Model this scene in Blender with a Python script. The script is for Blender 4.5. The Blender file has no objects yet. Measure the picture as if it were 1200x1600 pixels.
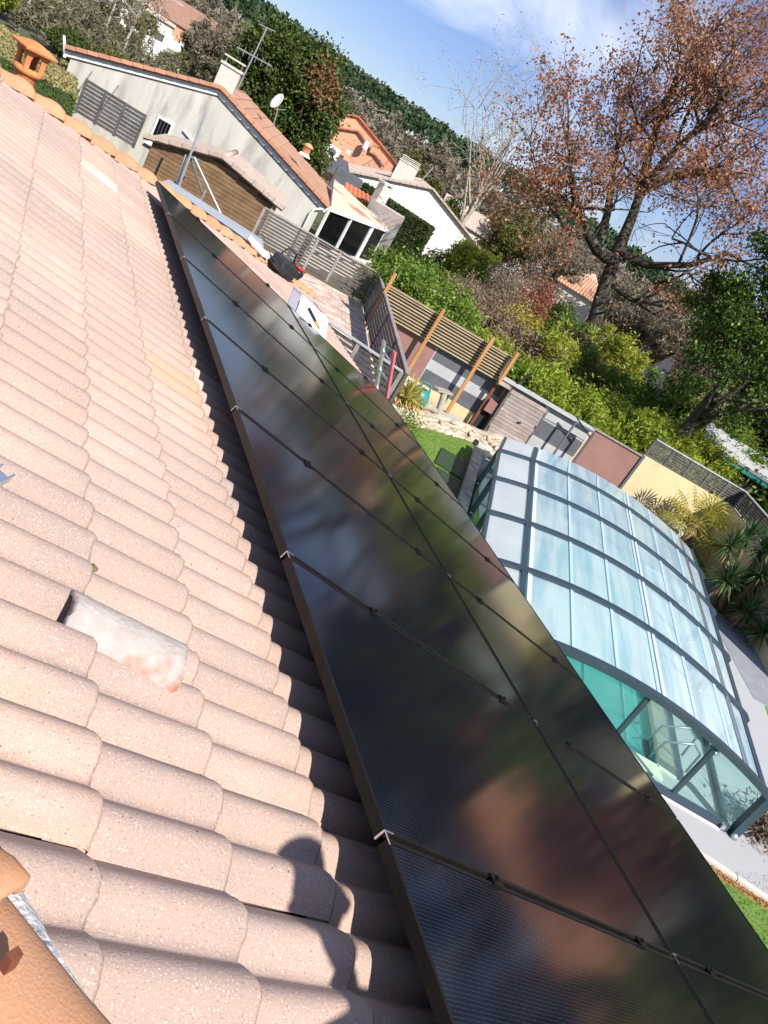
import bpy, bmesh, math, random
import numpy as np
from mathutils import Matrix, Vector, Euler
random.seed(7); rng = np.random.default_rng(7)
R = math.radians
sc = bpy.context.scene
col = sc.collection

# ------------------------------------------------------------------ camera
CAMZ = 5.2
cam_d = bpy.data.cameras.new('camera'); cam = bpy.data.objects.new('camera', cam_d); col.objects.link(cam)
cam_d.sensor_fit = 'HORIZONTAL'; cam_d.sensor_width = 36.0; cam_d.lens = 36.0 * 1253.67 / 1200.0
cam_d.clip_start = 0.05; cam_d.clip_end = 3000
_r, _d, _f = (0.816252, -0.300268, 0.493531), (0.273638, -0.55143, -0.788066), (0.508778, 0.778309, -0.36794)
cam.matrix_world = Matrix(((_r[0], -_d[0], -_f[0], 0), (_r[1], -_d[1], -_f[1], 0), (_r[2], -_d[2], -_f[2], CAMZ), (0, 0, 0, 1)))
sc.camera = cam

# ------------------------------------------------------------------ sun and sky
SUN_EL = 43.0
sun_dir = Vector((0.15 * math.cos(R(SUN_EL)), -0.988 * math.cos(R(SUN_EL)), math.sin(R(SUN_EL)))).normalized()
sd = bpy.data.lights.new('sun', 'SUN'); sd.energy = 4.9; sd.angle = R(0.53); sd.color = (1.0, 0.95, 0.87)
so = bpy.data.objects.new('sun', sd); col.objects.link(so); so.location = (0, -20, 40)
so.rotation_euler = sun_dir.to_track_quat('Z', 'Y').to_euler()
world = bpy.data.worlds.new('World'); sc.world = world; world.use_nodes = True
nt = world.node_tree; N = nt.nodes; Lk = nt.links
bg = N['Background']; bg.inputs['Strength'].default_value = 0.058
sky = N.new('ShaderNodeTexSky'); sky.sky_type = 'NISHITA'; sky.sun_disc = False
sky.sun_elevation = R(SUN_EL); sky.sun_rotation = R(171.4); sky.air_density = 1.0; sky.dust_density = 0.1; sky.ozone_density = 2.0
tc = N.new('ShaderNodeTexCoord'); mp = N.new('ShaderNodeMapping'); mp.inputs['Rotation'].default_value = (0.25, 0.5, 0.9); mp.inputs['Scale'].default_value = (1.2, 5.5, 4.0)
Lk.new(tc.outputs['Generated'], mp.inputs['Vector'])
n1 = N.new('ShaderNodeTexNoise'); n1.inputs['Scale'].default_value = 1.6; n1.inputs['Detail'].default_value = 7; n1.inputs['Roughness'].default_value = 0.55; n1.inputs['Distortion'].default_value = 0.5
Lk.new(mp.outputs[0], n1.inputs['Vector'])
cr = N.new('ShaderNodeValToRGB'); cr.color_ramp.elements[0].position = 0.44; cr.color_ramp.elements[1].position = 0.66
cr.color_ramp.elements[0].color = (0.0, 0.0, 0.0, 1); cr.color_ramp.elements[1].color = (0.6, 0.6, 0.6, 1)
Lk.new(n1.outputs[0], cr.inputs[0])
mx = N.new('ShaderNodeMixRGB'); mx.inputs['Color2'].default_value = (13.0, 13.8, 15.5, 1)
tn = N.new('ShaderNodeMixRGB'); tn.blend_type = 'MULTIPLY'; tn.inputs['Fac'].default_value = 1.0; tn.inputs['Color2'].default_value = (0.90, 0.97, 1.36, 1); Lk.new(sky.outputs[0], tn.inputs['Color1'])
Lk.new(cr.outputs[0], mx.inputs['Fac']); Lk.new(tn.outputs[0], mx.inputs['Color1']); Lk.new(mx.outputs[0], bg.inputs['Color'])
vs = sc.view_settings; vs.view_transform = 'Standard'; vs.look = 'None'; vs.exposure = 0.58; vs.gamma = 1.0; vs.use_curve_mapping = False
sc.cycles.max_bounces = 4; sc.cycles.diffuse_bounces = 2; sc.cycles.glossy_bounces = 2; sc.cycles.transparent_max_bounces = 8; sc.cycles.use_denoising = True
sc.cycles.caustics_reflective = False; sc.cycles.caustics_refractive = False

# ------------------------------------------------------------------ helpers
def P(az, dist, z=0.0):
    a = R(az); return Vector((dist * math.sin(a), dist * math.cos(a), z))
def E(az, el, dist):
    return P(az, dist, CAMZ + dist * math.tan(R(el)))

class MB:
    def __init__(s): s.v = []; s.f = []; s.m = []
    def add(s, vs, fs, mi=0):
        b = len(s.v); s.v += [tuple(v) for v in vs]
        for f in fs: s.f.append(tuple(i + b for i in f)); s.m.append(mi)
        return s
    def hexa(s, p, mi=0):   # 8 points: bottom 4 ccw, top 4 ccw
        return s.add(p, [(3, 2, 1, 0), (4, 5, 6, 7), (0, 1, 5, 4), (1, 2, 6, 5), (2, 3, 7, 6), (3, 0, 4, 7)], mi)
    def box(s, c, size, rz=0.0, mi=0, M=None):
        hx, hy, hz = size[0] / 2, size[1] / 2, size[2] / 2
        pts = [Vector((a * hx, b * hy, d * hz)) for d in (-1, 1) for a, b in ((-1, -1), (1, -1), (1, 1), (-1, 1))]
        m = M if M is not None else Matrix.Rotation(rz, 3, 'Z')
        return s.hexa([m @ p + Vector(c) for p in pts], mi)
    def bar(s, a, b, wx, wy, up=(0, 0, 1), mi=0):   # square bar from a to b
        a, b = Vector(a), Vector(b); d = (b - a).normalized(); u = Vector(up)
        x = d.cross(u); x = x.normalized() if x.length > 1e-5 else Vector((1, 0, 0)); y = x.cross(d).normalized()
        x, y = x * wx / 2, y * wy / 2
        return s.hexa([a - x - y, a + x - y, a + x + y, a - x + y, b - x - y, b + x - y, b + x + y, b - x + y], mi)
    def tube(s, pts, rad, n=6, mi=0, cap=True):
        pts = [Vector(p) for p in pts]; k = len(pts)
        if not hasattr(rad, '__len__'): rad = [rad] * k
        base = len(s.v); prev = None
        for i, p in enumerate(pts):
            d = (pts[min(i + 1, k - 1)] - pts[max(i - 1, 0)]).normalized()
            if prev is None:
                x = d.cross(Vector((0.13, 0.21, 0.97))); x = x.normalized() if x.length > 1e-4 else Vector((1, 0, 0))
            else:
                x = (prev - d * prev.dot(d)); x = x.normalized() if x.length > 1e-6 else prev
            prev = x; y = d.cross(x)
            for j in range(n):
                a = 2 * math.pi * j / n; s.v.append(tuple(p + (x * math.cos(a) + y * math.sin(a)) * rad[i]))
        for i in range(k - 1):
            for j in range(n):
                j2 = (j + 1) % n; s.f.append((base + i * n + j, base + i * n + j2, base + (i + 1) * n + j2, base + (i + 1) * n + j)); s.m.append(mi)
        if cap:
            s.f.append(tuple(base + j for j in range(n))[::-1]); s.m.append(mi)
            s.f.append(tuple(base + (k - 1) * n + j for j in range(n))); s.m.append(mi)
        return s
    def prism(s, poly, z0, z1, mi=0):     # xy polygon ccw
        n = len(poly); vs_ = [(x, y, z0) for x, y in poly] + [(x, y, z1) for x, y in poly]
        fs = [tuple(range(n))[::-1], tuple(range(n, 2 * n))] + [(i, (i + 1) % n, n + (i + 1) % n, n + i) for i in range(n)]
        return s.add(vs_, fs, mi)
    def lathe(s, prof, c=(0, 0, 0), n=16, mi=0):
        base = len(s.v); k = len(prof)
        for r, z in prof:
            for j in range(n):
                a = 2 * math.pi * j / n; s.v.append((c[0] + r * math.cos(a), c[1] + r * math.sin(a), c[2] + z))
        for i in range(k - 1):
            for j in range(n):
                j2 = (j + 1) % n; s.f.append((base + i * n + j, base + i * n + j2, base + (i + 1) * n + j2, base + (i + 1) * n + j)); s.m.append(mi)
        return s
    def mesh(s, name, mats, smooth=False):
        me = bpy.data.meshes.new(name); me.from_pydata(s.v, [], s.f)
        for m in (mats if isinstance(mats, (list, tuple)) else [mats]): me.materials.append(m)
        if any(s.m): me.polygons.foreach_set('material_index', s.m)
        if smooth: me.polygons.foreach_set('use_smooth', [True] * len(me.polygons))
        me.update(); return me
    def build(s, name, mats, parent=None, smooth=False):
        return link(name, s.mesh(name, mats, smooth), parent)

def link(name, me, parent=None):
    o = bpy.data.objects.new(name, me); col.objects.link(o)
    if parent is not None:
        o.parent = parent
        if parent.type == 'EMPTY' and not parent.get('_local'): o.location = -parent.location
    return o
def tag(o, label=None, cat=None, group=None, kind=None):
    if label: o['label'] = label
    if cat: o['category'] = cat
    if group: o['group'] = group
    if kind: o['kind'] = kind
    return o
def thing(name, label, cat, loc=(0, 0, 0), group=None, rot=None):
    """Empty at the base. Without rot its parts are modelled in world coordinates; with rot in its own."""
    o = bpy.data.objects.new(name, None); col.objects.link(o); o.location = loc; o.empty_display_size = 0.2
    if rot is not None: o.rotation_euler = rot; o['_local'] = 1
    return tag(o, label, cat, group)
def struct(name, mb, mat, smooth=False):
    return tag(mb.build(name, mat, None, smooth), kind='structure')
def np_mesh(name, verts, faces, mats, smooth=False):
    me = bpy.data.meshes.new(name); n = len(faces); k = faces.shape[1]
    me.vertices.add(len(verts)); me.vertices.foreach_set('co', np.ascontiguousarray(verts, dtype=np.float32).ravel())
    me.loops.add(n * k); me.loops.foreach_set('vertex_index', np.ascontiguousarray(faces, dtype=np.int32).ravel())
    me.polygons.add(n); me.polygons.foreach_set('loop_start', np.arange(0, n * k, k, dtype=np.int32))
    for m in (mats if isinstance(mats, (list, tuple)) else [mats]): me.materials.append(m)
    me.update(calc_edges=True); me.validate()
    return me

# ------------------------------------------------------------------ materials
MATS = {}
def newmat(name):
    m = bpy.data.materials.new(name); m.use_nodes = True; MATS[name] = m
    t = m.node_tree; return m, t.nodes, t.links, t.nodes['Principled BSDF']
def rgb(c): return (c[0], c[1], c[2], 1)
def mat(name, c1, c2=None, scale=3.0, rough=0.8, bump=0.0, bscale=None, metal=0.0, island=0.0, objrand=0.0, detail=5, stretch=None, spec=0.5, c3=None, c3thr=(0.6, 0.7), c3scale=1.0, coord='Object'):
    m, n, l, b = newmat(name)
    b.inputs['Roughness'].default_value = rough; b.inputs['Metallic'].default_value = metal; b.inputs['Specular IOR Level'].default_value = spec
    b.inputs['Base Color'].default_value = rgb(c1)
    tcn = n.new('ShaderNodeTexCoord'); vec = tcn.outputs[coord]
    if stretch:
        mpn = n.new('ShaderNodeMapping'); mpn.inputs['Scale'].default_value = stretch; l.new(vec, mpn.inputs[0]); vec = mpn.outputs[0]
    out = None
    if c2 is not None:
        no = n.new('ShaderNodeTexNoise'); no.inputs['Scale'].default_value = scale; no.inputs['Detail'].default_value = detail; no.inputs['Roughness'].default_value = 0.65
        l.new(vec, no.inputs['Vector'])
        ra = n.new('ShaderNodeValToRGB'); ra.color_ramp.elements[0].position = 0.32; ra.color_ramp.elements[1].position = 0.68
        ra.color_ramp.elements[0].color = rgb(c1); ra.color_ramp.elements[1].color = rgb(c2); l.new(no.outputs[0], ra.inputs[0]); out = ra.outputs[0]
    if c3 is not None:
        no3 = n.new('ShaderNodeTexNoise'); no3.inputs['Scale'].default_value = c3scale; no3.inputs['Detail'].default_value = 6; l.new(vec, no3.inputs['Vector'])
        r3 = n.new('ShaderNodeValToRGB'); r3.color_ramp.elements[0].position = c3thr[0]; r3.color_ramp.elements[1].position = c3thr[1]; l.new(no3.outputs[0], r3.inputs[0])
        m3 = n.new('ShaderNodeMixRGB'); m3.inputs['Color2'].default_value = rgb(c3); l.new(r3.outputs[0], m3.inputs['Fac'])
        if out is not None: l.new(out, m3.inputs['Color1'])
        else: m3.inputs['Color1'].default_value = rgb(c1)
        out = m3.outputs[0]
    if island or objrand:
        src = n.new('ShaderNodeNewGeometry').outputs['Random Per Island'] if island else n.new('ShaderNodeObjectInfo').outputs['Random']
        amt = island or objrand
        mr = n.new('ShaderNodeMapRange'); mr.inputs['To Min'].default_value = 1 - amt; mr.inputs['To Max'].default_value = 1 + amt; l.new(src, mr.inputs['Value'])
        hs = n.new('ShaderNodeHueSaturation'); l.new(mr.outputs[0], hs.inputs['Value'])
        if out is not None: l.new(out, hs.inputs['Color'])
        else: hs.inputs['Color'].default_value = rgb(c1)
        out = hs.outputs[0]
    if out is not None: l.new(out, b.inputs['Base Color'])
    if bump:
        nb = n.new('ShaderNodeTexNoise'); nb.inputs['Scale'].default_value = bscale or scale * 4; nb.inputs['Detail'].default_value = 4; l.new(vec, nb.inputs['Vector'])
        bp = n.new('ShaderNodeBump'); bp.inputs['Strength'].default_value = bump; bp.inputs['Distance'].default_value = 0.02; l.new(nb.outputs[0], bp.inputs['Height']); l.new(bp.outputs[0], b.inputs['Normal'])
    return m
def leafmat(name, ca, cb, trans=0.35, rough=0.55, cc=None):
    m, n, l, b = newmat(name)
    g = n.new('ShaderNodeNewGeometry'); ra = n.new('ShaderNodeValToRGB'); ra.color_ramp.elements[0].color = rgb(ca); ra.color_ramp.elements[1].color = rgb(cb)
    if cc: e = ra.color_ramp.elements.new(0.8); e.color = rgb(cb); ra.color_ramp.elements[-1].color = rgb(cc)
    l.new(g.outputs['Random Per Island'], ra.inputs[0]); l.new(ra.outputs[0], b.inputs['Base Color']); b.inputs['Roughness'].default_value = rough
    b.inputs['Specular IOR Level'].default_value = 0.3
    tr = n.new('ShaderNodeBsdfTranslucent'); l.new(ra.outputs[0], tr.inputs['Color']); ms = n.new('ShaderNodeMixShader'); ms.inputs[0].default_value = trans
    l.new(b.outputs[0], ms.inputs[1]); l.new(tr.outputs[0], ms.inputs[2]); l.new(ms.outputs[0], n['Material Output'].inputs[0]); return m

def tile_material(name, base, orange, grey, lich=0.5, speck=1.0):
    """sand-faced concrete roof tile: speckle, per-tile tint, lichen and orange wear"""
    m, n, l, b = newmat(name); b.inputs['Roughness'].default_value = 0.92; b.inputs['Specular IOR Level'].default_value = 0.25
    tcn = n.new('ShaderNodeTexCoord'); oi = n.new('ShaderNodeObjectInfo'); gm = n.new('ShaderNodeNewGeometry')
    add = n.new('ShaderNodeVectorMath'); add.operation = 'ADD'; l.new(tcn.outputs['Object'], add.inputs[0])
    sc3 = n.new('ShaderNodeVectorMath'); sc3.operation = 'SCALE'; sc3.inputs['Scale'].default_value = 9.0; l.new(oi.outputs['Location'], sc3.inputs[0]); l.new(sc3.outputs[0], add.inputs[1])
    v = add.outputs[0]
    def noise(scale, det=4, rg=0.6):
        x = n.new('ShaderNodeTexNoise'); x.inputs['Scale'].default_value = scale; x.inputs['Detail'].default_value = det; x.inputs['Roughness'].default_value = rg; l.new(v, x.inputs['Vector']); return x.outputs[0]
    def ramp(src, p0, p1, c0=(0, 0, 0), c1=(1, 1, 1)):
        x = n.new('ShaderNodeValToRGB'); x.color_ramp.elements[0].position = p0; x.color_ramp.elements[1].position = p1
        x.color_ramp.elements[0].color = rgb(c0); x.color_ramp.elements[1].color = rgb(c1); l.new(src, x.inputs[0]); return x.outputs[0]
    def mixc(fac, a, c, mode='MIX'):
        x = n.new('ShaderNodeMixRGB'); x.blend_type = mode
        if hasattr(fac, 'is_linked'): l.new(fac, x.inputs[0])
        else: x.inputs[0].default_value = fac
        for s_, i in ((a, 1), (c, 2)):
            if hasattr(s_, 'is_linked'): l.new(s_, x.inputs[i])
            else: x.inputs[i].default_value = rgb(s_)
        return x.outputs[0]
    big = noise(5.0, 5)
    c = mixc(ramp(big, 0.45, 0.72), base, orange)
    c = mixc(ramp(noise(8.0, 5), 0.5 - 0.1 * lich, 0.9), c, grey)
    mr = n.new('ShaderNodeMapRange'); mr.inputs['To Min'].default_value = 0.88; mr.inputs['To Max'].default_value = 1.08; l.new(oi.outputs['Random'], mr.inputs['Value'])
    hs = n.new('ShaderNodeHueSaturation'); l.new(mr.outputs[0], hs.inputs['Value']); l.new(c, hs.inputs['Color']); c = hs.outputs[0]
    # weathering that wanders over the whole roof, and grimy streaks down the slope
    wn = n.new('ShaderNodeTexNoise'); wn.inputs['Scale'].default_value = 0.95; wn.inputs['Detail'].default_value = 5; l.new(gm.outputs['Position'], wn.inputs['Vector'])
    c = mixc(ramp(wn.outputs[0], 0.44, 0.60, (0, 0, 0), (0.6 * speck, 0.6 * speck, 0.6 * speck)), c, (0.325, 0.255, 0.23))
    mpn = n.new('ShaderNodeMapping'); mpn.inputs['Scale'].default_value = (3.0, 16.0, 3.0); l.new(v, mpn.inputs[0]); st_ = n.new('ShaderNodeTexNoise'); st_.inputs['Scale'].default_value = 2.0; st_.inputs['Detail'].default_value = 5; l.new(mpn.outputs[0], st_.inputs['Vector'])
    c = mixc(ramp(st_.outputs[0], 0.46, 0.66, (0, 0, 0), (0.5 * speck, 0.5 * speck, 0.5 * speck)), c, (0.38, 0.29, 0.245))
    s1_, s2_ = tuple(base[i] + (x - base[i]) * speck for i, x in enumerate((0.58, 0.48, 0.42))), tuple(base[i] + (x - base[i]) * speck for i, x in enumerate((0.22, 0.15, 0.12)))
    sp = noise(210.0, 2, 0.5)
    c = mixc(ramp(sp, 0.58, 0.72), c, s1_)
    sp2 = noise(260.0, 2, 0.5)
    c = mixc(ramp(sp2, 0.63, 0.70), c, s2_)
    sp3 = noise(60.0, 2, 0.5)
    c = mixc(ramp(sp3, 0.755, 0.765), c, (0.16, 0.13, 0.10))
    l.new(c, b.inputs['Base Color'])
    bp = n.new('ShaderNodeBump'); bp.inputs['Strength'].default_value = 0.5; bp.inputs['Distance'].default_value = 0.004; l.new(noise(150.0, 3), bp.inputs['Height']); l.new(bp.outputs[0], b.inputs['Normal'])
    return m
M_tile = tile_material('roof_tile_sand', (0.485, 0.338, 0.278), (0.50, 0.325, 0.245), (0.385, 0.305, 0.265))
M_tile_orange = tile_material('roof_tile_orange', (0.50, 0.30, 0.205), (0.52, 0.30, 0.19), (0.46, 0.31, 0.24), 0.1)
M_tile_pale = tile_material('roof_tile_pale', (0.62, 0.51, 0.43), (0.62, 0.49, 0.39), (0.56, 0.49, 0.43), 0.1)
M_hip = tile_material('hip_tile_terracotta', (0.58, 0.29, 0.15), (0.58, 0.27, 0.13), (0.54, 0.31, 0.19), 0.2, 0.2)
M_frag = mat('broken_tile_white', (0.37, 0.31, 0.28), (0.46, 0.41, 0.385), 14, 0.9, 0.3, 60, c3=(0.40, 0.20, 0.14), c3thr=(0.56, 0.68), c3scale=8)
M_mortar = mat('mortar_grey', (0.36, 0.37, 0.38), (0.58, 0.58, 0.57), 18, 0.9, 0.8, 45, c3=(0.30, 0.30, 0.17), c3thr=(0.58, 0.72), c3scale=9)
M_terracotta = mat('terracotta_pot', (0.56, 0.19, 0.06), (0.64, 0.25, 0.09), 6, 0.85, 0.3, 60, c3=(0.42, 0.21, 0.11), c3thr=(.5, .75), c3scale=4)
M_render_cream = mat('render_cream', (0.66, 0.61, 0.52), (0.74, 0.70, 0.62), 1.2, 0.95, 0.4, 40)
M_alu = mat('aluminium', (0.62, 0.63, 0.65), (0.74, 0.75, 0.77), 30, 0.32, 0.0, metal=0.9)
M_black_frame = mat('black_anodised', (0.007, 0.006, 0.006), (0.013, 0.011, 0.010), 8, 0.42, 0.05, 200, spec=0.18)
M_black_plastic = mat('black_plastic', (0.015, 0.015, 0.017), None, rough=0.4)
M_steel = mat('galvanised_steel', (0.45, 0.46, 0.47), (0.56, 0.57, 0.58), 20, 0.4, 0.0, metal=0.7)
M_white = mat('white_paint', (0.80, 0.80, 0.78), (0.74, 0.74, 0.72), 2, 0.6)
M_moss = mat('moss', (0.10, 0.11, 0.03), (0.20, 0.18, 0.07), 40, 0.95, 0.8, 90)
M_dark = mat('dark_void', (0.02, 0.02, 0.02), None, rough=0.9)

def panel_material():
    m, n, l, b = newmat('solar_glass')
    tcn = n.new('ShaderNodeTexCoord'); sp = n.new('ShaderNodeSeparateXYZ'); l.new(tcn.outputs['Object'], sp.inputs[0])
    def math_(op, a, c):
        x = n.new('ShaderNodeMath'); x.operation = op
        for s_, i in ((a, 0), (c, 1)):
            if hasattr(s_, 'is_linked'): l.new(s_, x.inputs[i])
            else: x.inputs[i].default_value = s_
        return x.outputs[0]
    def lines(src, pitch, width, ofs=0.0):
        fr = math_('FRACT', math_('DIVIDE', math_('ADD', src, 50.0 + ofs), pitch), 0); return math_('LESS_THAN', fr, width / pitch)
    wires = lines(sp.outputs['Y'], 0.0114, 0.0010)
    dash = math_('GREATER_THAN', math_('FRACT', math_('MULTIPLY', math_('ADD', sp.outputs['X'], 9.0), 34.0), 0), 0.10)
    wires = math_('MULTIPLY', wires, dash)
    gaps = math_('MAXIMUM', lines(sp.outputs['X'], 0.0925, 0.0022), lines(sp.outputs['Y'], 0.1855, 0.003, 0.093))
    no = n.new('ShaderNodeTexNoise'); no.inputs['Scale'].default_value = 2.2; no.inputs['Detail'].default_value = 3; l.new(tcn.outputs['Object'], no.inputs['Vector'])
    ra = n.new('ShaderNodeValToRGB'); ra.color_ramp.elements[0].color = (0.0018, 0.002, 0.006, 1); ra.color_ramp.elements[1].color = (0.003, 0.0033, 0.010, 1); l.new(no.outputs[0], ra.inputs[0])
    m1 = n.new('ShaderNodeMixRGB'); m1.inputs[2].default_value = (0.001, 0.001, 0.0015, 1); l.new(gaps, m1.inputs[0]); l.new(ra.outputs[0], m1.inputs[1])
    m2 = n.new('ShaderNodeMixRGB'); m2.inputs[2].default_value = (0.038, 0.040, 0.056, 1); l.new(wires, m2.inputs[0]); l.new(m1.outputs[0], m2.inputs[1])
    # thin film of dust
    nd = n.new('ShaderNodeTexNoise'); nd.inputs['Scale'].default_value = 6; nd.inputs['Detail'].default_value = 8; l.new(tcn.outputs['Object'], nd.inputs['Vector'])
    rd = n.new('ShaderNodeValToRGB'); rd.color_ramp.elements[0].position = 0.45; rd.color_ramp.elements[1].position = 0.85; rd.color_ramp.elements[0].color = (0.0, 0.0, 0.0, 1); rd.color_ramp.elements[1].color = (0.006, 0.006, 0.006, 1); l.new(nd.outputs[0], rd.inputs[0])
    m3 = n.new('ShaderNodeMixRGB'); m3.inputs[2].default_value = (0.35, 0.32, 0.28, 1); l.new(rd.outputs[0], m3.inputs[0]); l.new(m2.outputs[0], m3.inputs[1])
    l.new(m3.outputs[0], b.inputs['Base Color'])
    b.inputs['Roughness'].default_value = 0.095; b.inputs['IOR'].default_value = 1.5; b.inputs['Specular IOR Level'].default_value = 0.36
    # textured solar glass smears reflections
    nb = n.new('ShaderNodeTexNoise'); nb.inputs['Scale'].default_value = 260; nb.inputs['Detail'].default_value = 2; l.new(tcn.outputs['Object'], nb.inputs['Vector'])
    bp = n.new('ShaderNodeBump'); bp.inputs['Strength'].default_value = 0.02; bp.inputs['Distance'].default_value = 0.001; l.new(nb.outputs[0], bp.inputs['Height']); l.new(bp.outputs[0], b.inputs['Normal'])
    return m
M_panel = panel_material()

# ------------------------------------------------------------------ ground
def gz(x, y):
    r = math.hypot(x, y); az = math.degrees(math.atan2(x, y))
    t = min(max((r - 24) / 14, 0), 1); z = -0.5 * t * t * (3 - 2 * t)
    t = min(max((r - 110) / 300, 0), 1); h = t * t * (3 - 2 * t)
    k = 11 + 3 * math.sin(math.radians(az * 4.3 + 30)) + 1.5 * math.sin(math.radians(az * 13))
    return z + h * k
M_ground = mat('rough_ground', (0.10, 0.09, 0.05), (0.075, 0.085, 0.035), 0.35, 0.95, 0.5, 3, c3=(0.16, 0.13, 0.085), c3scale=0.12)
g = MB(); rings = [0, 4, 8, 12, 16, 20, 24, 28, 32, 36, 40, 50, 65, 85, 110, 140, 170, 200, 240, 280, 320, 360, 410, 470, 600, 900, 1500]
ns = 96
for ri in rings:
    for j in range(ns):
        a = 2 * math.pi * j / ns; x, y = ri * math.sin(a), ri * math.cos(a); zz = gz(x, y)
        zz -= {0: 1.6, 4: 1.6, 8: 1.6, 12: 1.6, 16: 0.8, 20: 0.03, 24: 0.03, 28: 0.03}.get(ri, 0)
        g.v.append((x, y, zz - 0.03))
for i in range(len(rings) - 1):
    for j in range(ns):
        j2 = (j + 1) % ns; g.f.append((i * ns + j, (i + 1) * ns + j, (i + 1) * ns + j2, i * ns + j2)[::-1]); g.m.append(0)
struct('ground', g, M_ground, True)

# ------------------------------------------------------------------ our house: roof faces in plan
PITCH = R(18.0); CP, SP = math.cos(PITCH), math.sin(PITCH)
ORG = Vector((1.2182, 8.1244, 3.8525))          # far upper corner of the panel array
RM = Matrix.Translation(ORG) @ Matrix.Rotation(PITCH, 4, 'Y')   # roof-local: x down the slope, y away, z normal
def L2W(x, y, z): return RM @ Vector((x, y, z))
FAR_A, FAR_B = 0.74, 1.046      # far hip  y = A + B x   (roof-local)
NEAR_A, NEAR_B = -8.43, -1.046  # near hip y = A + B x
EAVE = 3.92; RIDGE = -3.4
ZT = -0.135                     # crown of the tiles below the panel face
house = thing('house', 'house with pinkish sanded tile roof carrying the solar panels, in the foreground', 'house', (0, 4, 0))
def roofpt(x, y, z=ZT - 0.075): return L2W(x, y, z)
ridge_far = FAR_A + FAR_B * RIDGE; ridge_near = NEAR_A + NEAR_B * RIDGE
eave_far = FAR_A + FAR_B * EAVE; eave_near = NEAR_A + NEAR_B * EAVE
a_, b_, c_, d_ = roofpt(RIDGE, ridge_near), roofpt(RIDGE, ridge_far), roofpt(EAVE - 0.06, eave_far - 0.06), roofpt(EAVE - 0.06, eave_near + 0.06)
rx = a_.x; back_x = rx - (c_.x - rx)
e_, f_ = Vector((back_x, c_.y, c_.z)), Vector((back_x, d_.y, d_.z))
rm = MB(); rm.add([a_, b_, c_, d_, e_, f_], [(0, 3, 2, 1), (1, 2, 4), (0, 5, 3), (0, 1, 4, 5)])
M_under = mat('roof_underlay', (0.10, 0.075, 0.06), (0.14, 0.10, 0.08), 5, 0.95)
roof = rm.build('roof', M_under, house)
# walls, eave board, gutter
inset = 0.45
wx0, wx1, wy0, wy1 = back_x + inset, c_.x - inset, d_.y + inset, c_.y - inset
w = MB(); ztop = c_.z + 0.1
for (x0, y0, x1, y1) in ((wx0, wy0, wx1, wy0 + 0.25), (wx0, wy1 - 0.25, wx1, wy1), (wx0, wy0 + 0.25, wx0 + 0.25, wy1 - 0.25), (wx1 - 0.25, wy0 + 0.25, wx1, wy1 - 0.25)):
    w.prism([(x0, y0), (x1, y0), (x1, y1), (x0, y1)], -0.4, ztop)
w.build('wall', M_render_cream, house)
MB().prism([(back_x + .02, d_.y + .02), (c_.x - .02, d_.y + .02), (c_.x - .02, c_.y - .02), (back_x + .02, c_.y - .02)], c_.z - 0.10, c_.z - 0.045).build('soffit', M_white, house)
gt = MB()
prof = [(0.07 * math.cos(a), 0.07 * math.sin(a)) for a in np.linspace(math.pi, 2 * math.pi, 9)]
for k, yv in enumerate((d_.y, c_.y)):
    for px_, pz_ in prof: gt.v.append((c_.x + 0.06 + px_, yv, c_.z - 0.02 + pz_))
for i in range(8): gt.f.append((i, i + 1, 9 + i + 1, 9 + i)); gt.m.append(0)
gt.build('gutter', M_steel, house, True)

# ------------------------------------------------------------------ roof tiles
PV = 0.1475                                    # one roll
TW = 2 * PV; EXP = 0.34; TLEN = 0.42; DEPTH = 0.047
def tile_mb(nseg=10, jitter=0.0, seed=0):
    mb = MB(); k = 2 * nseg + 1; r_ = random.Random(seed)
    ys = [(-TW / 2 + TW * i / (2 * nseg)) for i in range(k)]
    def prof(y): return -DEPTH * (1 - (0.5 - 0.5 * math.cos(2 * math.pi * (y + PV / 2 + PV / 2) / PV)) ** 0.62)
    xs = [(-TLEN, -0.027), (-0.16, -0.0105), (-0.012, -0.0005), (0.0, -0.006)]
    wob = [r_.uniform(-1, 1) * jitter for _ in range(k)]
    for xi, (x, dz) in enumerate(xs):
        for i, y in enumerate(ys):
            xo = wob[i] if xi >= 2 else 0
            mb.v.append((x + xo, y, prof(y) + dz))
    for i, y in enumerate(ys): mb.v.append((wob[i], y, prof(y) - 0.024))   # underside of the nose
    for a in range(4):
        for i in range(k - 1): mb.f.append((a * k + i, (a + 1) * k + i, (a + 1) * k + i + 1, a * k + i + 1)); mb.m.append(0)
    return mb
tile_meshes = []
for s_ in range(5):
    me = tile_mb(8, 0.004, s_).mesh('tile', M_tile, True); tile_meshes.append(me)
def mesh_with(me, m): c = me.copy(); c.materials.clear(); c.materials.append(m); return c
orange_mesh = mesh_with(tile_meshes[0], M_tile_orange); pale_mesh = mesh_with(tile_meshes[1], M_tile_pale)
PHASE = -5.61 - PV / 2                          # valley of the rolls in roof-local y
def cut_mesh(me, mw, hips):
    bm = bmesh.new(); bm.from_mesh(me)
    for A, B, side in hips:                      # keep y < A+Bx (side=1) or y > (side=-1)
        nl = Vector((-B, 1, 0)) * side; co = Vector((0, A, 0))
        inv = mw.inverted(); c = inv @ co; nrm = (inv.to_3x3() @ nl).normalized()
        bmesh.ops.bisect_plane(bm, geom=bm.verts[:] + bm.edges[:] + bm.faces[:], plane_co=c, plane_no=nrm, clear_outer=True)
    m2 = me.copy(); bm.to_mesh(m2); n_ = len(bm.faces); bm.free()
    return m2 if n_ else None
rest = MB(); n_tiles = 0
rows = range(-9, 14)
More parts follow.
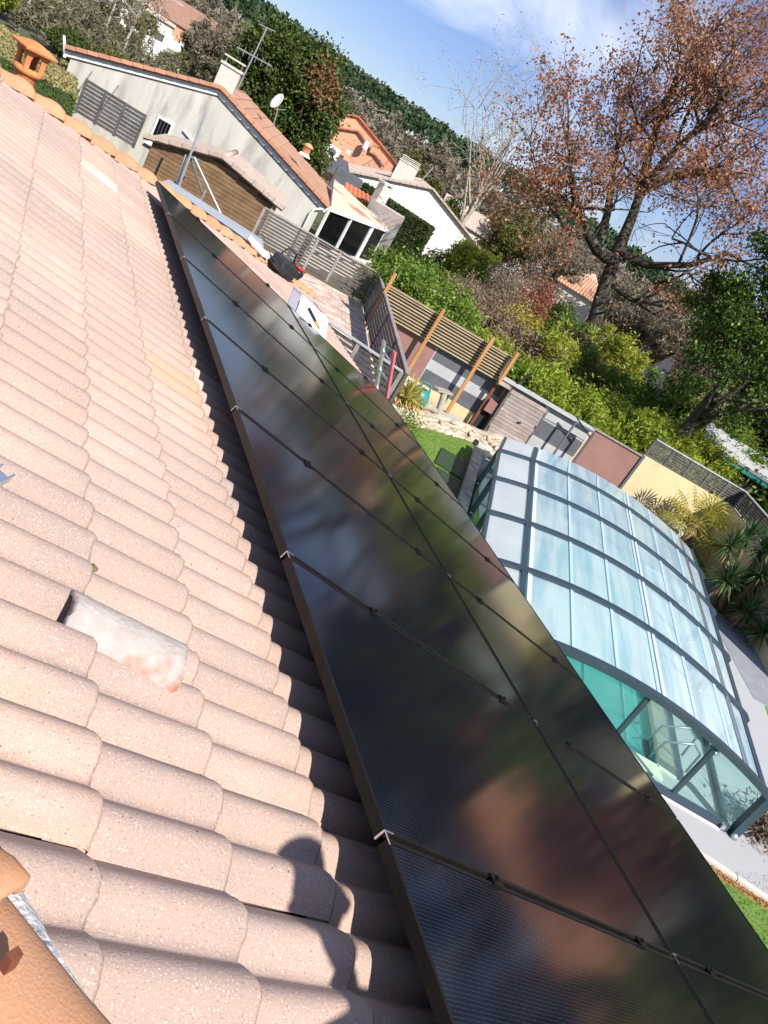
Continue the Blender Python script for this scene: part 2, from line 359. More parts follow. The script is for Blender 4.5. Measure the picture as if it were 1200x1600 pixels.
for r_i in rows:
    xe = -0.38 + EXP * r_i
    if xe > EAVE + 0.02: continue
    for c_i in range(-14, 46):
        yc = PHASE + 2 * PV * (c_i - 12) + PV
        ymax = FAR_A + FAR_B * (xe - 0.2) ; ymin = NEAR_A + NEAR_B * (xe - 0.2)
        if yc - TW / 2 > FAR_A + FAR_B * xe or yc + TW / 2 < NEAR_A + NEAR_B * xe: continue
        rr = random.Random(r_i * 991 + c_i)
        mw = Matrix.Translation((xe + rr.uniform(-.011, .011), yc + rr.uniform(-.003, .003), ZT + rr.uniform(-.003, .004))) @ Matrix.Rotation(rr.uniform(-.012, .012), 4, 'Z') @ Matrix.Rotation(rr.uniform(-.010, .010), 4, 'X') @ Matrix.Rotation(rr.uniform(-.003, .003), 4, 'Y')
        hips = []
        if yc + TW / 2 > FAR_A + FAR_B * (xe - TLEN): hips.append((FAR_A, FAR_B, 1))
        if yc - TW / 2 < NEAR_A + NEAR_B * (xe - TLEN): hips.append((NEAR_A, NEAR_B, -1))
        me = tile_meshes[rr.randrange(5)]
        vis = (-1.75 < xe < 0.75 and yc > -8.0) or (yc > -0.9 and xe > 0.2)
        if not vis:
            m2 = cut_mesh(me, mw, hips) if hips else me
            if m2 is None: continue
            rest.add([mw @ v.co for v in m2.vertices], [tuple(p.vertices) for p in m2.polygons])
            if hips: bpy.data.meshes.remove(m2)
            continue
        v_ = -yc
        if abs(xe + 0.04) < 0.1 and 4.1 < v_ < 4.45: me = orange_mesh
        if abs(xe - 0.30) < 0.1 and 3.95 < v_ < 4.2: me = pale_mesh
        if abs(xe + 0.38) < 0.1 and 1.1 < v_ < 1.4: me = pale_mesh
        if hips:
            me = cut_mesh(me, mw, hips)
            if me is None: continue
        o = bpy.data.objects.new('tile', me); col.objects.link(o); o.parent = roof; o.matrix_local = RM @ mw; n_tiles += 1
ro = rest.build('tile_field', M_tile, roof, True); ro.matrix_local = RM; tag(ro, kind='stuff')
# the other faces of the hipped roof: rolled tile sheets
def rolled_face(name, p_top0, p_top1, p_bot0, p_bot1, step=0.34):
    """p_top0-p_top1 upper edge, p_bot0-p_bot1 eave; rolls run down the slope; clipped to the trapezoid"""
    along = (p_bot1 - p_bot0).normalized(); nrm = along.cross(((p_top0 + p_top1) / 2 - (p_bot0 + p_bot1) / 2)).normalized()
    down = nrm.cross(along).normalized()
    if down.z > 0: down = -down
    if nrm.z < 0: nrm = -nrm
    Wd = (p_bot1 - p_bot0).length; H = abs((p_top0 - p_bot0).dot(down)); mb = MB()
    t0 = (p_top0 - p_bot0).dot(along); t1 = (p_top1 - p_bot0).dot(along)
    k = int(H / step) + 1
    for i in range(k):
        h1 = min(H, i * step); h2 = min(H, (i + 1) * step + 0.05)
        f_mid = (h1 + h2) / 2 / H; lo, hi = t0 * f_mid, Wd + (t1 - Wd) * f_mid
        nn = max(2, int((hi - lo) / (PV / 4))); base = len(mb.v)
        for j in range(nn + 1):
            t = lo + (hi - lo) * j / nn; z = DEPTH * ((0.5 - 0.5 * math.cos(2 * math.pi * t / PV)) ** 0.62)
            for h, dz in ((h1, 0.027), (h2, 0.0), (h1, 0.0)): mb.v.append(tuple(p_bot0 + along * t - down * h + nrm * (z + dz + 0.02)))
        for j in range(nn):
            a = base + j * 3; mb.f.append((a, a + 3, a + 4, a + 1)); mb.f.append((a + 2, a + 5, a + 3, a)); mb.m += [0, 0]
    o = mb.build(name, M_tile, roof, True); tag(o, kind='stuff')
rolled_face('tile_field', a_, a_, d_, f_)
rolled_face('tile_field', b_, b_, e_, c_)
rolled_face('tile_field', a_, b_, f_, e_)

# hip tiles: tapered half-round covers laid nose over tail
def hip_mesh(seed=0):
    mb = MB(); r_ = random.Random(seed); n_ = 10
    st = [(-0.26, 0.115, -0.030), (0.02, 0.122, -0.012), (0.15, 0.130, 0.0), (0.185, 0.140, 0.006), (0.225, 0.143, 0.007), (0.232, 0.136, 0.003)]
    for x, r0, dz in st:
        for j in range(n_ + 1):
            a = math.pi * j / n_; mb.v.append((x, math.cos(a) * r0 * 1.08, math.sin(a) * r0 * 0.64 + dz))
    for j in range(n_ + 1):
        a = math.pi * j / n_; mb.v.append((0.232, math.cos(a) * 0.120 * 1.08, math.sin(a) * 0.120 * 0.64))
    k = n_ + 1
    for i in range(len(st)):
        for j in range(n_): mb.f.append((i * k + j, i * k + j + 1, (i + 1) * k + j + 1, (i + 1) * k + j)[::-1]); mb.m.append(0)
    return mb.mesh('hip_tile', M_hip, True)
hmesh = hip_mesh()
def hip_line(A, B, name_seed, x_from, x_to, step=0.39, skip=None, mw_=0.145):
    p0, p1 = L2W(x_from, A + B * x_from, ZT - 0.035), L2W(x_to, A + B * x_to, ZT - 0.035)
    d = (p1 - p0); n_ = int(d.length / step); d.normalize()
    y = Vector((0, 0, 1)).cross(d).normalized(); z = d.cross(y).normalized()
    for i in range(n_ + 1):
        if skip and skip(i): continue
        rr = random.Random(name_seed + i)
        c = p0 + d * (i * step)
        m = Matrix(((d.x, y.x, z.x, c.x), (d.y, y.y, z.y, c.y), (d.z, y.z, z.z, c.z), (0, 0, 0, 1)))
        o = bpy.data.objects.new('hip_tile', hmesh); col.objects.link(o); o.parent = roof
        o.matrix_local = m @ Matrix.Rotation(rr.uniform(-.02, .02), 4, 'Z') @ Matrix.Rotation(rr.uniform(-.03, .03), 4, 'X')
    # mortar bed
    mb = MB(); rr = random.Random(name_seed)
    nn = 60
    for i in range(nn + 1):
        c = p0 + (p1 - p0) * (i / nn)
        wv = mw_ + rr.uniform(-0.025, 0.02)
        for s_, hz in ((-1, -0.055), (-0.75, 0.0), (0.75, 0.0), (1, -0.055)):
            mb.v.append(tuple(c + y * (s_ * wv) + z * (hz + rr.uniform(-.008, .008))))
    for i in range(nn):
        for j in range(3): mb.f.append((i * 4 + j, i * 4 + j + 1, i * 4 + 5 + j, i * 4 + 4 + j)[::-1]); mb.m.append(0)
    mb.build('mortar_bed', M_mortar, roof, True)
hip_line(FAR_A, FAR_B, 100, RIDGE + 0.1, EAVE - 0.05)
hip_line(NEAR_A, NEAR_B, 300, RIDGE + 0.1, EAVE - 0.05, mw_=0.188)
# brown clip nails on two near hip tiles
cl = MB(); pc = L2W(-0.93, NEAR_A + NEAR_B * -0.93, ZT + 0.055); cl.box(pc, (0.018, 0.014, 0.034), 0.6)
pc2 = L2W(-1.14, -6.17, ZT + 0.02); cl2 = MB().box(pc2, (0.03, 0.03, 0.06), 0.3)
M_rust = mat('rust', (0.20, 0.06, 0.03), (0.13, 0.04, 0.02), 20, 0.8)
cl.build('hip_clip', M_rust, roof); cl2.build('tile_clip', M_rust, roof)

# loose things lying on the roof
def curved_piece(L, r0, r1, n_=10, m_=6, ang=150, seed=1, thick=0.014, ragged=0.03):
    mb = MB(); rr = random.Random(seed); k = n_ + 1
    for lay in (0, 1):
        for i in range(m_ + 1):
            for j in range(k):
                a = R(90 - ang / 2 + ang * j / n_); t = i / m_; r_ = r0 + (r1 - r0) * t - thick * lay
                ex = (rr.uniform(-ragged, 0.2 * ragged) if (i == m_ and lay == 0) else 0) + (rr.uniform(0, ragged) if i == 0 and lay == 0 else 0)
                mb.v.append((-L / 2 + L * t + ex, r_ * math.cos(a), r_ * math.sin(a)))
    s_ = (m_ + 1) * k
    for i in range(m_):
        for j in range(n_):
            q = (i * k + j, i * k + j + 1, (i + 1) * k + j + 1, (i + 1) * k + j); mb.f.append(q[::-1]); mb.f.append(tuple(x + s_ for x in q)); mb.m += [0, 0]
    for i in range(m_):
        for j in (0, n_):
            q = (i * k + j, (i + 1) * k + j, (i + 1) * k + j + s_, i * k + j + s_); mb.f.append(q if j == 0 else q[::-1]); mb.m.append(0)
    for j in range(n_):
        for i in (0, m_):
            q = (i * k + j, i * k + j + 1, i * k + j + 1 + s_, i * k + j + s_); mb.f.append(q if i == 0 else q[::-1]); mb.m.append(0)
    return mb
fr = curved_piece(0.325, 0.080, 0.092, n_=12, m_=8, seed=4, ang=165, ragged=0.02).build('broken_tile', M_frag, None, True)
fr.matrix_world = RM @ Matrix.Translation((-0.635, -6.565, ZT - 0.050)) @ Matrix.Rotation(-0.10, 4, 'Z') @ Matrix.Rotation(-0.05, 4, 'Y')
tag(fr, 'chalky white broken curved tile fragment lying on the pinkish roof tiles', 'roof tile')
# aluminium profile poking in at the left
pr = thing('mounting_rail', 'short silver aluminium mounting rail lying on the tiles at the left edge', 'rail', L2W(-1.1, -6.35, ZT))
r1 = MB(); pa, pb = L2W(-1.02, -6.24, ZT + 0.035), L2W(-1.20, -6.62, ZT + 0.05)
upn = (SP, 0, CP)
r1.bar(pa, pb, 0.034, 0.010, upn); r1.build('web', M_alu, pr)
dv = (pb - pa).normalized().cross(Vector(upn)).normalized()
for s_ in (-1, 1): MB().bar(pa + dv * 0.018 * s_ + Vector(upn) * .010, pb + dv * 0.018 * s_ + Vector(upn) * .010, 0.005, 0.026, upn).build('flange', M_alu, pr)
# little cushions of moss, pebbles and bird lime caught on the tiles
rr = random.Random(42)
for k in range(6):
    mx_, my_ = rr.uniform(-1.5, -.05), -rr.uniform(2.0, 7.6); yq = (my_ - PHASE) / PV; my_ = PHASE + (round(yq) + .5 * rr.choice((0, 0, 1))) * PV + rr.uniform(-.012, .012)
    zc = ZT - DEPTH * (1 - (0.5 - 0.5 * math.cos(2 * math.pi * (my_ - PHASE) / PV)) ** 0.62) - .012; s_ = rr.uniform(.006, .014)
    mb = MB(); mb.lathe([(s_ * 1.2, -.004), (s_ * 1.1, s_ * .3), (s_ * .6, s_ * .65), (0, s_ * .75)], (0, 0, 0), 7); mb.v = [(v[0] * rr.uniform(.7, 1.3), v[1] * rr.uniform(.7, 1.3), v[2]) for v in mb.v]
    o = mb.build('moss_tuft', M_moss, roof, True); o.matrix_local = RM @ Matrix.Translation((mx_, my_, zc))
# terracotta vent pot beyond the far hip
vp = thing('vent_pot', 'orange terracotta roof vent with pyramid cap and open sides behind the hip tiles', 'chimney pot', (-0.03, 8.75, 3.6))
def sq_ring(mb, prof, c, ang=0.0, mi=0):
    base = len(mb.v)
    for hw, z in prof:
        for k in range(4):
            a = ang + math.pi / 4 + k * math.pi / 2; mb.v.append((c[0] + hw * 1.414 * math.cos(a), c[1] + hw * 1.414 * math.sin(a), c[2] + z))
    for i in range(len(prof) - 1):
        for k in range(4): mb.f.append((base + i * 4 + k, base + i * 4 + (k + 1) % 4, base + (i + 1) * 4 + (k + 1) % 4, base + (i + 1) * 4 + k)); mb.m.append(mi)
vc = Vector((-0.03, 8.75, 3.75)); VS = .74; VA = R(28)
b1 = MB(); b1.lathe([(0.125, -0.1), (0.125, 0.40), (0.14, 0.42), (0.165, 0.44), (0.172, 0.465), (0.165, 0.49), (0.14, 0.505), (0.09, 0.505), (0.09, 0.3)], vc, 24); b1.v = [tuple(vc + (Vector(v) - vc) * VS) for v in b1.v]; b1.build('collar', M_terracotta, vp, True)
for k in range(4):                                # four side plates with an arched opening each
    a = VA + k * math.pi / 2; o_ = Vector((math.cos(a), math.sin(a), 0)); t_ = Vector((-math.sin(a), math.cos(a), 0)); mb = MB()
    zs = [0.49, 0.54, 0.60, 0.65, 0.69, 0.715]; hw = [0.125, 0.122, 0.124, 0.132, 0.145, 0.165]; op = [0.060, 0.062, 0.064, 0.052, 0.0, 0.0]
    for sgn in (-1, 1):
        base = len(mb.v)
        for z_, h_, p_ in zip(zs, hw, op):
            for dpt in (0, -.022):
                for w_ in (h_, p_): mb.v.append(tuple(vc + o_ * (h_ + dpt) + t_ * (sgn * w_) + Vector((0, 0, z_))))
        for i_ in range(len(zs) - 1):
            q_ = base + i_ * 4
            for c0, c1 in ((0, 1), (3, 2), (1, 3)): mb.f.append((q_ + c0, q_ + c1, q_ + 4 + c1, q_ + 4 + c0)); mb.m.append(0)
    mb.v = [tuple(vc + (Vector(v) - vc) * VS) for v in mb.v]; mb.build('side_plate', M_terracotta, vp)
cp_ = MB(); sq_ring(cp_, [(0.10, 0.705), (0.20, 0.712), (0.205, 0.735), (0.19, 0.745), (0.06, 0.80), (0.0, 0.812)], vc, VA); cp_.v = [tuple(vc + (Vector(v) - vc) * VS) for v in cp_.v]; cp_.build('cap', M_terracotta, vp)

# ------------------------------------------------------------------ solar panels
PW, PL = 1.1712, 1.742           # pitch along the eave, pitch down the slope
GAP = 0.018
row_words = ['farthest', 'second', 'third', 'fourth', 'fifth', 'sixth', 'nearest']
def frame_mesh():
    mb = MB(); L, W_, h, t = PL - GAP, PW - GAP, 0.035, 0.011
    for (x0, y0, x1, y1) in ((-L / 2, -W_ / 2, -L / 2 + t, W_ / 2), (L / 2 - t, -W_ / 2, L / 2, W_ / 2), (-L / 2 + t, -W_ / 2, L / 2 - t, -W_ / 2 + t), (-L / 2 + t, W_ / 2 - t, L / 2 - t, W_ / 2)):
        mb.prism([(x0, y0), (x1, y0), (x1, y1), (x0, y1)], -h, 0.0)
    return mb.mesh('frame', M_black_frame)
def glass_mesh():
    mb = MB(); L, W_ = PL - GAP - 0.022, PW - GAP - 0.022; mb.prism([(-L / 2, -W_ / 2), (L / 2, -W_ / 2), (L / 2, W_ / 2), (-L / 2, W_ / 2)], -0.008, -0.0025); return mb.mesh('glass', M_panel)
def clamp_mesh():
    mb = MB(); mb.box((0, 0, 0.004), (0.05, 0.034, 0.006)); mb.box((0, 0, -0.018), (0.045, 0.012, 0.04)); mb.lathe([(0.0, 0.016), (0.008, 0.016), (0.008, 0.007)], (0, 0, 0), 8); return mb.mesh('module_clamp', M_black_frame)
def joint_mesh():
    mb = MB(); mb.box((0.016, 0, 0.0012), (0.034, 0.004, 0.0024)); mb.box((0.0, -0.02, 0.0012), (0.003, 0.04, 0.0024)); mb.box((-0.0005, 0, -0.017), (0.003, 0.006, 0.034)); return mb.mesh('corner_key', M_alu)
FM, GM, CM, JM = frame_mesh(), glass_mesh(), clamp_mesh(), joint_mesh()
for r_ in range(7):
    for c in range(2):
        cx, cy = PL * (c + 0.5), -PW * (r_ + 0.5)
        lab = f"black solar panel, {row_words[r_]} from the camera end of the {'ridge side' if c == 0 else 'eave side'} column"
        if r_ == 0: lab = f"farthest black solar panel of the {'ridge side' if c == 0 else 'eave side'} column"
        elif r_ == 6: lab = f"nearest black solar panel of the {'ridge side' if c == 0 else 'eave side'} column, cut off by the frame"
        else: lab = f"black solar panel of the {'ridge side' if c == 0 else 'eave side'} column, {row_words[r_]} from its far end"
        p = thing('photovoltaic_module', lab, 'solar panel', L2W(cx, cy, 0), 'solar panels on the roof', rot=(0, PITCH, 0))
        link('frame', FM, p); link('glass', GM, p)
        for xo in ((0.506 - PL / 2, PL / 2 - 0.288) if c == 0 else (0.355 - PL / 2, PL / 2 - 0.441)):
            o = link('module_clamp', CM, p); o.location = (xo, -PW / 2, 0)
            if r_ == 0: o = link('module_clamp', CM, p); o.location = (xo, PW / 2, 0)
        o = link('corner_key', JM, p); o.location = (-(PL - GAP) / 2, -PW / 2 + 0.012, 0.0)
# rails under the panels
M_railm = mat('rail_aluminium', (0.35, 0.35, 0.36), None, rough=0.4, metal=0.8)
for c in range(2):
    for xo in ((0.506, PL - 0.288) if c == 0 else (PL + 0.355, 2 * PL - 0.441)):
        o = MB().bar(L2W(xo, 0.06, -0.055), L2W(xo, -7 * PW - 0.05, -0.055), 0.04, 0.036, upn).build('mounting_rail', M_railm, None)
        tag(o, f'long aluminium mounting rail under the {"ridge side" if c == 0 else "eave side"} panels, {"upper" if xo in (0.506, PL + 0.355) else "lower"} of the pair', 'rail', 'mounting rails under the panels')

# white sheet, tools and bag near the far eave
M_card_shade = mat('card_shade', (0.30, 0.28, 0.33), None, rough=0.8)  # shadowed side of the white card, its shade put into the grey
M_paper = mat('white_card', (0.82, 0.82, 0.84), (0.78, 0.78, 0.82), 4, 0.7)
def cardsheet(pts, z0, n_=8):
    mb = MB(); a, b, c, d = [Vector(q) for q in pts]
    for i in range(n_ + 1):
        for j in range(n_ + 1):
            s, t = i / n_, j / n_; p = a * (1 - s) * (1 - t) + b * s * (1 - t) + c * s * t + d * (1 - s) * t
            mb.v.append(tuple(L2W(p.x, p.y, p.z + z0 + 0.012 * math.sin(3.2 * s + 1.7 * t) + 0.01 * s * t)))
    for i in range(n_):
        for j in range(n_): q = i * (n_ + 1) + j; mb.f.append((q, q + 1, q + n_ + 2, q + n_ + 1)); mb.m.append(0)
    return mb
sh = thing('cardboard_sheet', 'white cardboard sheet lying on the tiles beyond the panels with tools on it', 'cardboard', L2W(2.3, .4, ZT))
o = cardsheet([(1.97, 0.12, -.10), (2.10, .75, .12), (2.56, .75, .12), (2.47, .12, -.10)], 0.0); o = o.build('sheet', M_paper, sh, True)
MB().hexa([L2W(2.12, .3, ZT - .04), L2W(2.5, .3, ZT - .04), L2W(2.52, .72, ZT - .04), L2W(2.12, .72, ZT - .04), L2W(2.12, .3, -.06), L2W(2.5, .3, -.06), L2W(2.52, .72, .08), L2W(2.12, .72, .08)]).build('box', M_card_shade, sh)
md = o.modifiers.new('t', 'SOLIDIFY'); md.thickness = 0.004
o = cardsheet([(1.86, 0.2, -.11), (1.98, .78, .10), (2.09, .755, .118), (1.965, .13, -.10)], 0.0).build('folded_flap', M_card_shade, sh, True); md = o.modifiers.new('t', 'SOLIDIFY'); md.thickness = 0.004
kn = thing('utility_knife', 'dark utility knife with an orange end resting on the white cardboard', 'knife', L2W(2.3, .4, .05))
q0, q1, q2 = L2W(2.18, .52, .075), L2W(2.30, .40, .03), L2W(2.37, .34, .012)
MB().bar(q0, q1, 0.035, 0.02, upn).build('handle', M_black_plastic, kn); MB().bar(q1, q2, 0.03, 0.018, upn).build('orange_grip', mat('orange_plastic', (0.80, 0.33, 0.06), None, rough=0.4), kn)
M_bag = mat('black_canvas', (0.012, 0.012, 0.015), (0.03, 0.03, 0.036), 14, 0.75, 0.5, 30)
M_red = mat('red_plastic', (0.55, 0.03, 0.025), None, rough=0.35)
bag = thing('tool_bag', 'open black canvas tool bag with red tools lying on the hip tiles', 'bag', L2W(2.6, 3.0, ZT))
def lump(pts, rads, name, m, parent, seed=0, n_=10, amp=0.15):
    rr = random.Random(seed); mb = MB(); mb.tube(pts, rads, n_)
    mb.v = [(v[0] + rr.uniform(-1, 1) * amp * rads[1], v[1] + rr.uniform(-1, 1) * amp * rads[1], v[2] + rr.uniform(-1, 1) * amp * rads[1]) for v in mb.v]
    o = mb.build(name, m, parent, True); s = o.modifiers.new('s', 'SUBSURF'); s.levels = s.render_levels = 1; return o
def soft_box(c, size, name, m, parent, seed, yaw=0.3, tilt=0.0):
    """slumped fabric box in roof coordinates"""
    rr = random.Random(seed); bm = bmesh.new(); bmesh.ops.create_cube(bm, size=1); bmesh.ops.subdivide_edges(bm, edges=bm.edges[:], cuts=3, use_grid_fill=True)
    for v in bm.verts: v.co = Vector((v.co.x * size[0], v.co.y * size[1], v.co.z * size[2])) + Vector((rr.gauss(0, .012), rr.gauss(0, .012), rr.gauss(0, .012)))
    me = bpy.data.meshes.new(name); bm.to_mesh(me); bm.free(); me.materials.append(m); me.polygons.foreach_set('use_smooth', [True] * len(me.polygons))
    o = link(name, me, parent); o.matrix_local = Matrix.Translation(-parent.location) @ RM @ Matrix.Translation(c) @ Matrix.Rotation(yaw, 4, 'Z') @ Matrix.Rotation(tilt, 4, 'Y'); sm = o.modifiers.new('s', 'SUBSURF'); sm.levels = sm.render_levels = 1; return o
soft_box((2.72, 3.42, ZT + .12), (.52, .26, .20), 'bag_body', M_bag, bag, 3, .75)
soft_box((2.50, 3.12, ZT + .07), (.34, .24, .08), 'bag_flap', M_bag, bag, 5, .5, .15)
MB().tube([L2W(2.50, 3.30, ZT + .2), L2W(2.58, 3.42, ZT + .36), L2W(2.78, 3.58, ZT + .36), L2W(2.88, 3.64, ZT + .2)], 0.014, 6).build('bag_handle', M_bag, bag, True)
soft_box((2.93, 3.58, ZT + .16), (.20, .26, .14), 'tool_tray', M_black_plastic, bag, 8, .75)
for k in range(4):
    a0 = L2W(2.86 + .05 * k, 3.48 + .06 * k, ZT + .24); a1 = L2W(2.96 + .05 * k, 3.46 + .07 * k, ZT + .25); MB().tube([a0, a1], 0.02, 8).build('red_tool', M_red, bag, True)
hm = thing('white_sack', 'crumpled white plastic sack next to the black tool bag on the hip', 'sack', L2W(1.75, 2.5, ZT))
soft_box((2.0, 2.78, ZT + .10), (.30, .17, .09), 'sack_body', M_paper, hm, 21, .6, .1)
soft_box((2.20, 2.95, ZT + .08), (.16, .14, .07), 'sack_fold', M_paper, hm, 22, .2, -.2)
# person taking the picture, standing behind the camera (only the shadow is in the frame)
M_cloth = mat('dark_work_clothes', (0.04, 0.045, 0.06), (0.06, 0.06, 0.08), 12, 0.85); M_skin = mat('skin', (0.55, 0.33, 0.24), None, rough=0.5); M_hair = mat('hair', (0.05, 0.03, 0.02), None, rough=0.6)
pers = thing('person', 'person in dark work clothes standing on the roof hip just behind the camera', 'person', (1.31, -0.58, 3.45))
def skinned(name, verts, edges, rad, m, parent, root=0, sub=2):
    me = bpy.data.meshes.new(name); me.from_pydata(verts, edges, []); o = link(name, me, parent); me.materials.append(m)
    o.modifiers.new('skin', 'SKIN'); me.skin_vertices[0].data[root].use_root = True
    for i, r_ in enumerate(rad): me.skin_vertices[0].data[i].radius = (r_, r_) if not isinstance(r_, tuple) else r_
    s = o.modifiers.new('sub', 'SUBSURF'); s.levels = s.render_levels = sub; me.update(); return o
bx0, by0, bz0 = 1.31, -0.58, 3.45
def pp(x, y, z): return (bx0 + x, by0 + y, bz0 + z)
vsk = [pp(0, 0, .92), pp(0, .02, 1.12), pp(0, .04, 1.34), pp(0, .05, 1.46), pp(0, .07, 1.56),
       pp(-.09, 0, .88), pp(-.11, .04, .48), pp(-.12, -.02, .08), pp(-.12, .10, .05),
       pp(.09, 0, .88), pp(.13, .05, .48), pp(.15, -.02, .06), pp(.15, .10, .02),
       pp(-.17, .05, 1.40), pp(-.27, .04, 1.12), pp(-.12, .20, 1.02), pp(.17, .05, 1.40), pp(.27, .04, 1.12), pp(.12, .20, 1.02)]
esk = [(0, 1), (1, 2), (2, 3), (3, 4), (0, 5), (5, 6), (6, 7), (7, 8), (0, 9), (9, 10), (10, 11), (11, 12), (2, 13), (13, 14), (14, 15), (2, 16), (16, 17), (17, 18)]
rsk = [(.19, .13), (.19, .13), (.21, .14), .06, .055, .09, .065, .045, .04, .09, .065, .045, .04, .07, .05, .035, .07, .05, .035]
skinned('body', vsk, esk, rsk, M_cloth, pers)
hd = MB(); hd.lathe([(0.0, -.13), (.05, -.12), (.075, -.06), (.082, 0), (.085, .05), (.07, .10), (.03, .125), (0, .13)], pp(0, .09, 1.68), 14); hd.tube([pp(0, .17, 1.69), pp(0, .195, 1.66), pp(0, .175, 1.645)], [.008, .016, .012], 6)
for s_ in (-1, 1): hd.tube([pp(.082 * s_, .08, 1.70), pp(.095 * s_, .075, 1.68), pp(.083 * s_, .08, 1.65)], [.01, .014, .01], 6)
hd.build('head', M_skin, pers, True)
MB().lathe([(.0, .145), (.04, .14), (.083, .10), (.095, .04), (.09, .0)], pp(0, .075, 1.69), 14).build('hair', M_hair, pers, True)
for s_, hp in ((-1, pp(-.09, .21, 1.02)), (1, pp(.09, .21, 1.02))):
    hv = [hp, (hp[0] - .02 * s_, hp[1] + .05, hp[2] + .05)]; he = [(0, 1)]; hr = [.028, (.035, .02)]
    for k in range(4):
        b0 = len(hv); fx = (k - 1.5) * .019; hv += [(hp[0] - .02 * s_ + fx, hp[1] + .07, hp[2] + .09), (hp[0] - .03 * s_ + fx, hp[1] + .10, hp[2] + .10 + .008 * (k % 2)), (hp[0] - .05 * s_ + fx, hp[1] + .11, hp[2] + .085)]
        he += [(1, b0), (b0, b0 + 1), (b0 + 1, b0 + 2)]; hr += [.0095, .009, .008]
    b0 = len(hv); hv += [(hp[0] - .06 * s_, hp[1] + .03, hp[2] + .05), (hp[0] - .085 * s_, hp[1] + .05, hp[2] + .075)]; he += [(0, b0), (b0, b0 + 1)]; hr += [.013, .010]
    skinned('hand', hv, he, hr, M_skin, pers, sub=1)

# ------------------------------------------------------------------ garden
M_lawn = mat('lawn', (0.115, 0.215, 0.03), (0.16, 0.26, 0.045), 2.5, 0.95, 0.8, 60, detail=8, c3=(0.20, 0.24, 0.06), c3thr=(0.55, 0.8), c3scale=7)
M_gravel = mat('resin_gravel', (0.33, 0.33, 0.35), (0.52, 0.52, 0.54), 90, 0.95, 0.6, 140)
M_conc = mat('pale_concrete', (0.50, 0.47, 0.42), (0.60, 0.57, 0.51), 5, 0.9, 0.3, 60)
M_earth = mat('dark_soil', (0.09, 0.06, 0.04), (0.15, 0.10, 0.06), 7, 0.95, 0.8, 25)
lw_ = MB(); lw_.prism([(4.0, 6.5), (7.0, 6.2), (12.6, 17.3), (10.2, 19.2), (6.5, 14.5), (4.0, 12)], -0.05, 0.0); lw_.prism([(4.0, -9), (24, -9), (24, 11.5), (17.9, 11.2), (11.4, 3.05), (7, 6.2), (4.0, 6.5)], -0.05, 0.0); tag(lw_.build('lawn', M_lawn), kind='structure')
def lawn_blades():
    """short grass blades on the two visible patches of lawn"""
    pts = []
    while len(pts) < 26000:
        if random.random() < 0.6: x, y = random.uniform(8.4, 12.3), random.uniform(11.6, 16.6)
        else: x, y = random.uniform(8.3, 11.5), random.uniform(1.0, 4.1)
        pts.append((x, y))
    p = np.array(pts); n_ = len(p); a = rng.uniform(0, 2 * np.pi, n_); h = rng.uniform(.015, .045, n_); w_ = .006
    base = np.stack([p[:, 0], p[:, 1], np.full(n_, -.002)], 1); dx = np.stack([np.cos(a) * w_, np.sin(a) * w_, 0 * a], 1)
    tip = base + np.stack([rng.normal(0, .012, n_), rng.normal(0, .012, n_), h], 1)
    v = np.stack([base - dx, base + dx, tip], 1).reshape(-1, 3); f_ = np.arange(n_ * 3).reshape(-1, 3)
    o = link('grass', np_mesh('grass', v, f_, leafmat('grass_blade', (0.10, 0.20, 0.02), (0.20, 0.30, 0.05), 0.3)))
    tag(o, 'short bright green grass of the garden lawn', 'grass', kind='stuff')
lawn_blades()
# pool surround
AX = Vector((math.cos(R(56)), math.sin(R(56)), 0)); CX = Vector((math.cos(R(-28.8)), math.sin(R(-28.8)), 0))
RIBS = []                                        # right foot, width, eave height; near -> far
for k in range(5):
    Rf = Vector((10.6, 4.75, 0)) + AX * 2.05 * k + Vector((math.sin(R(56)), -math.cos(R(56)), 0)) * (0.1 * k)
    RIBS.append((Rf, 4.63 + 0.18 * k, 0.83 + 0.03 * k))
k = 4.72; Rf = Vector((10.6, 4.75, 0)) + AX * 2.05 * k + Vector((math.sin(R(56)), -math.cos(R(56)), 0)) * 0.45
RIBS.append((Rf, 4.63 + 0.18 * 4, 0.83 + 0.03 * 4))
def rib_pt(i, s, z=None):
    Rf, W_, e = RIBS[i]; p = Rf - CX * (W_ * (1 - s))
    return Vector((p.x, p.y, (e + 0.39 * 4 * s * (1 - s)) if z is None else z))
deck_near_R = RIBS[0][0] + Vector((.2, -.6, 0)); 
def xy(v): return (v.x, v.y)
def slab(name, pts, z0, z1, m, **k): o = MB().prism(pts, z0, z1).build(name, m); tag(o, kind='structure'); return o
# gravel terrace right of and in front of the enclosure, with the pool opening left out
pin0, pin1 = 0.75, 0.80
poolL = [RIBS[0][0] - CX * (RIBS[0][1] - .75) + AX * .6, RIBS[0][0] - CX * 1.0 + AX * .6, RIBS[4][0] - CX * 1.25, RIBS[4][0] - CX * (RIBS[4][1] - .75)]
outer = [Vector((7.0, 6.2, 0)), Vector((11.4, 3.05, 0)), Vector((17.9, 11.2, 0)), Vector((12.6, 17.3, 0))]
dk = MB()
for i in range(4):
    a, b, c, d = outer[i], outer[(i + 1) % 4], poolL[(i + 1) % 4], poolL[i]
    dk.hexa([Vector((p.x, p.y, -0.05)) for p in (a, b, c, d)] + [Vector((p.x, p.y, 0.012)) for p in (a, b, c, d)])
tag(dk.build('pool_terrace', M_gravel), kind='structure')
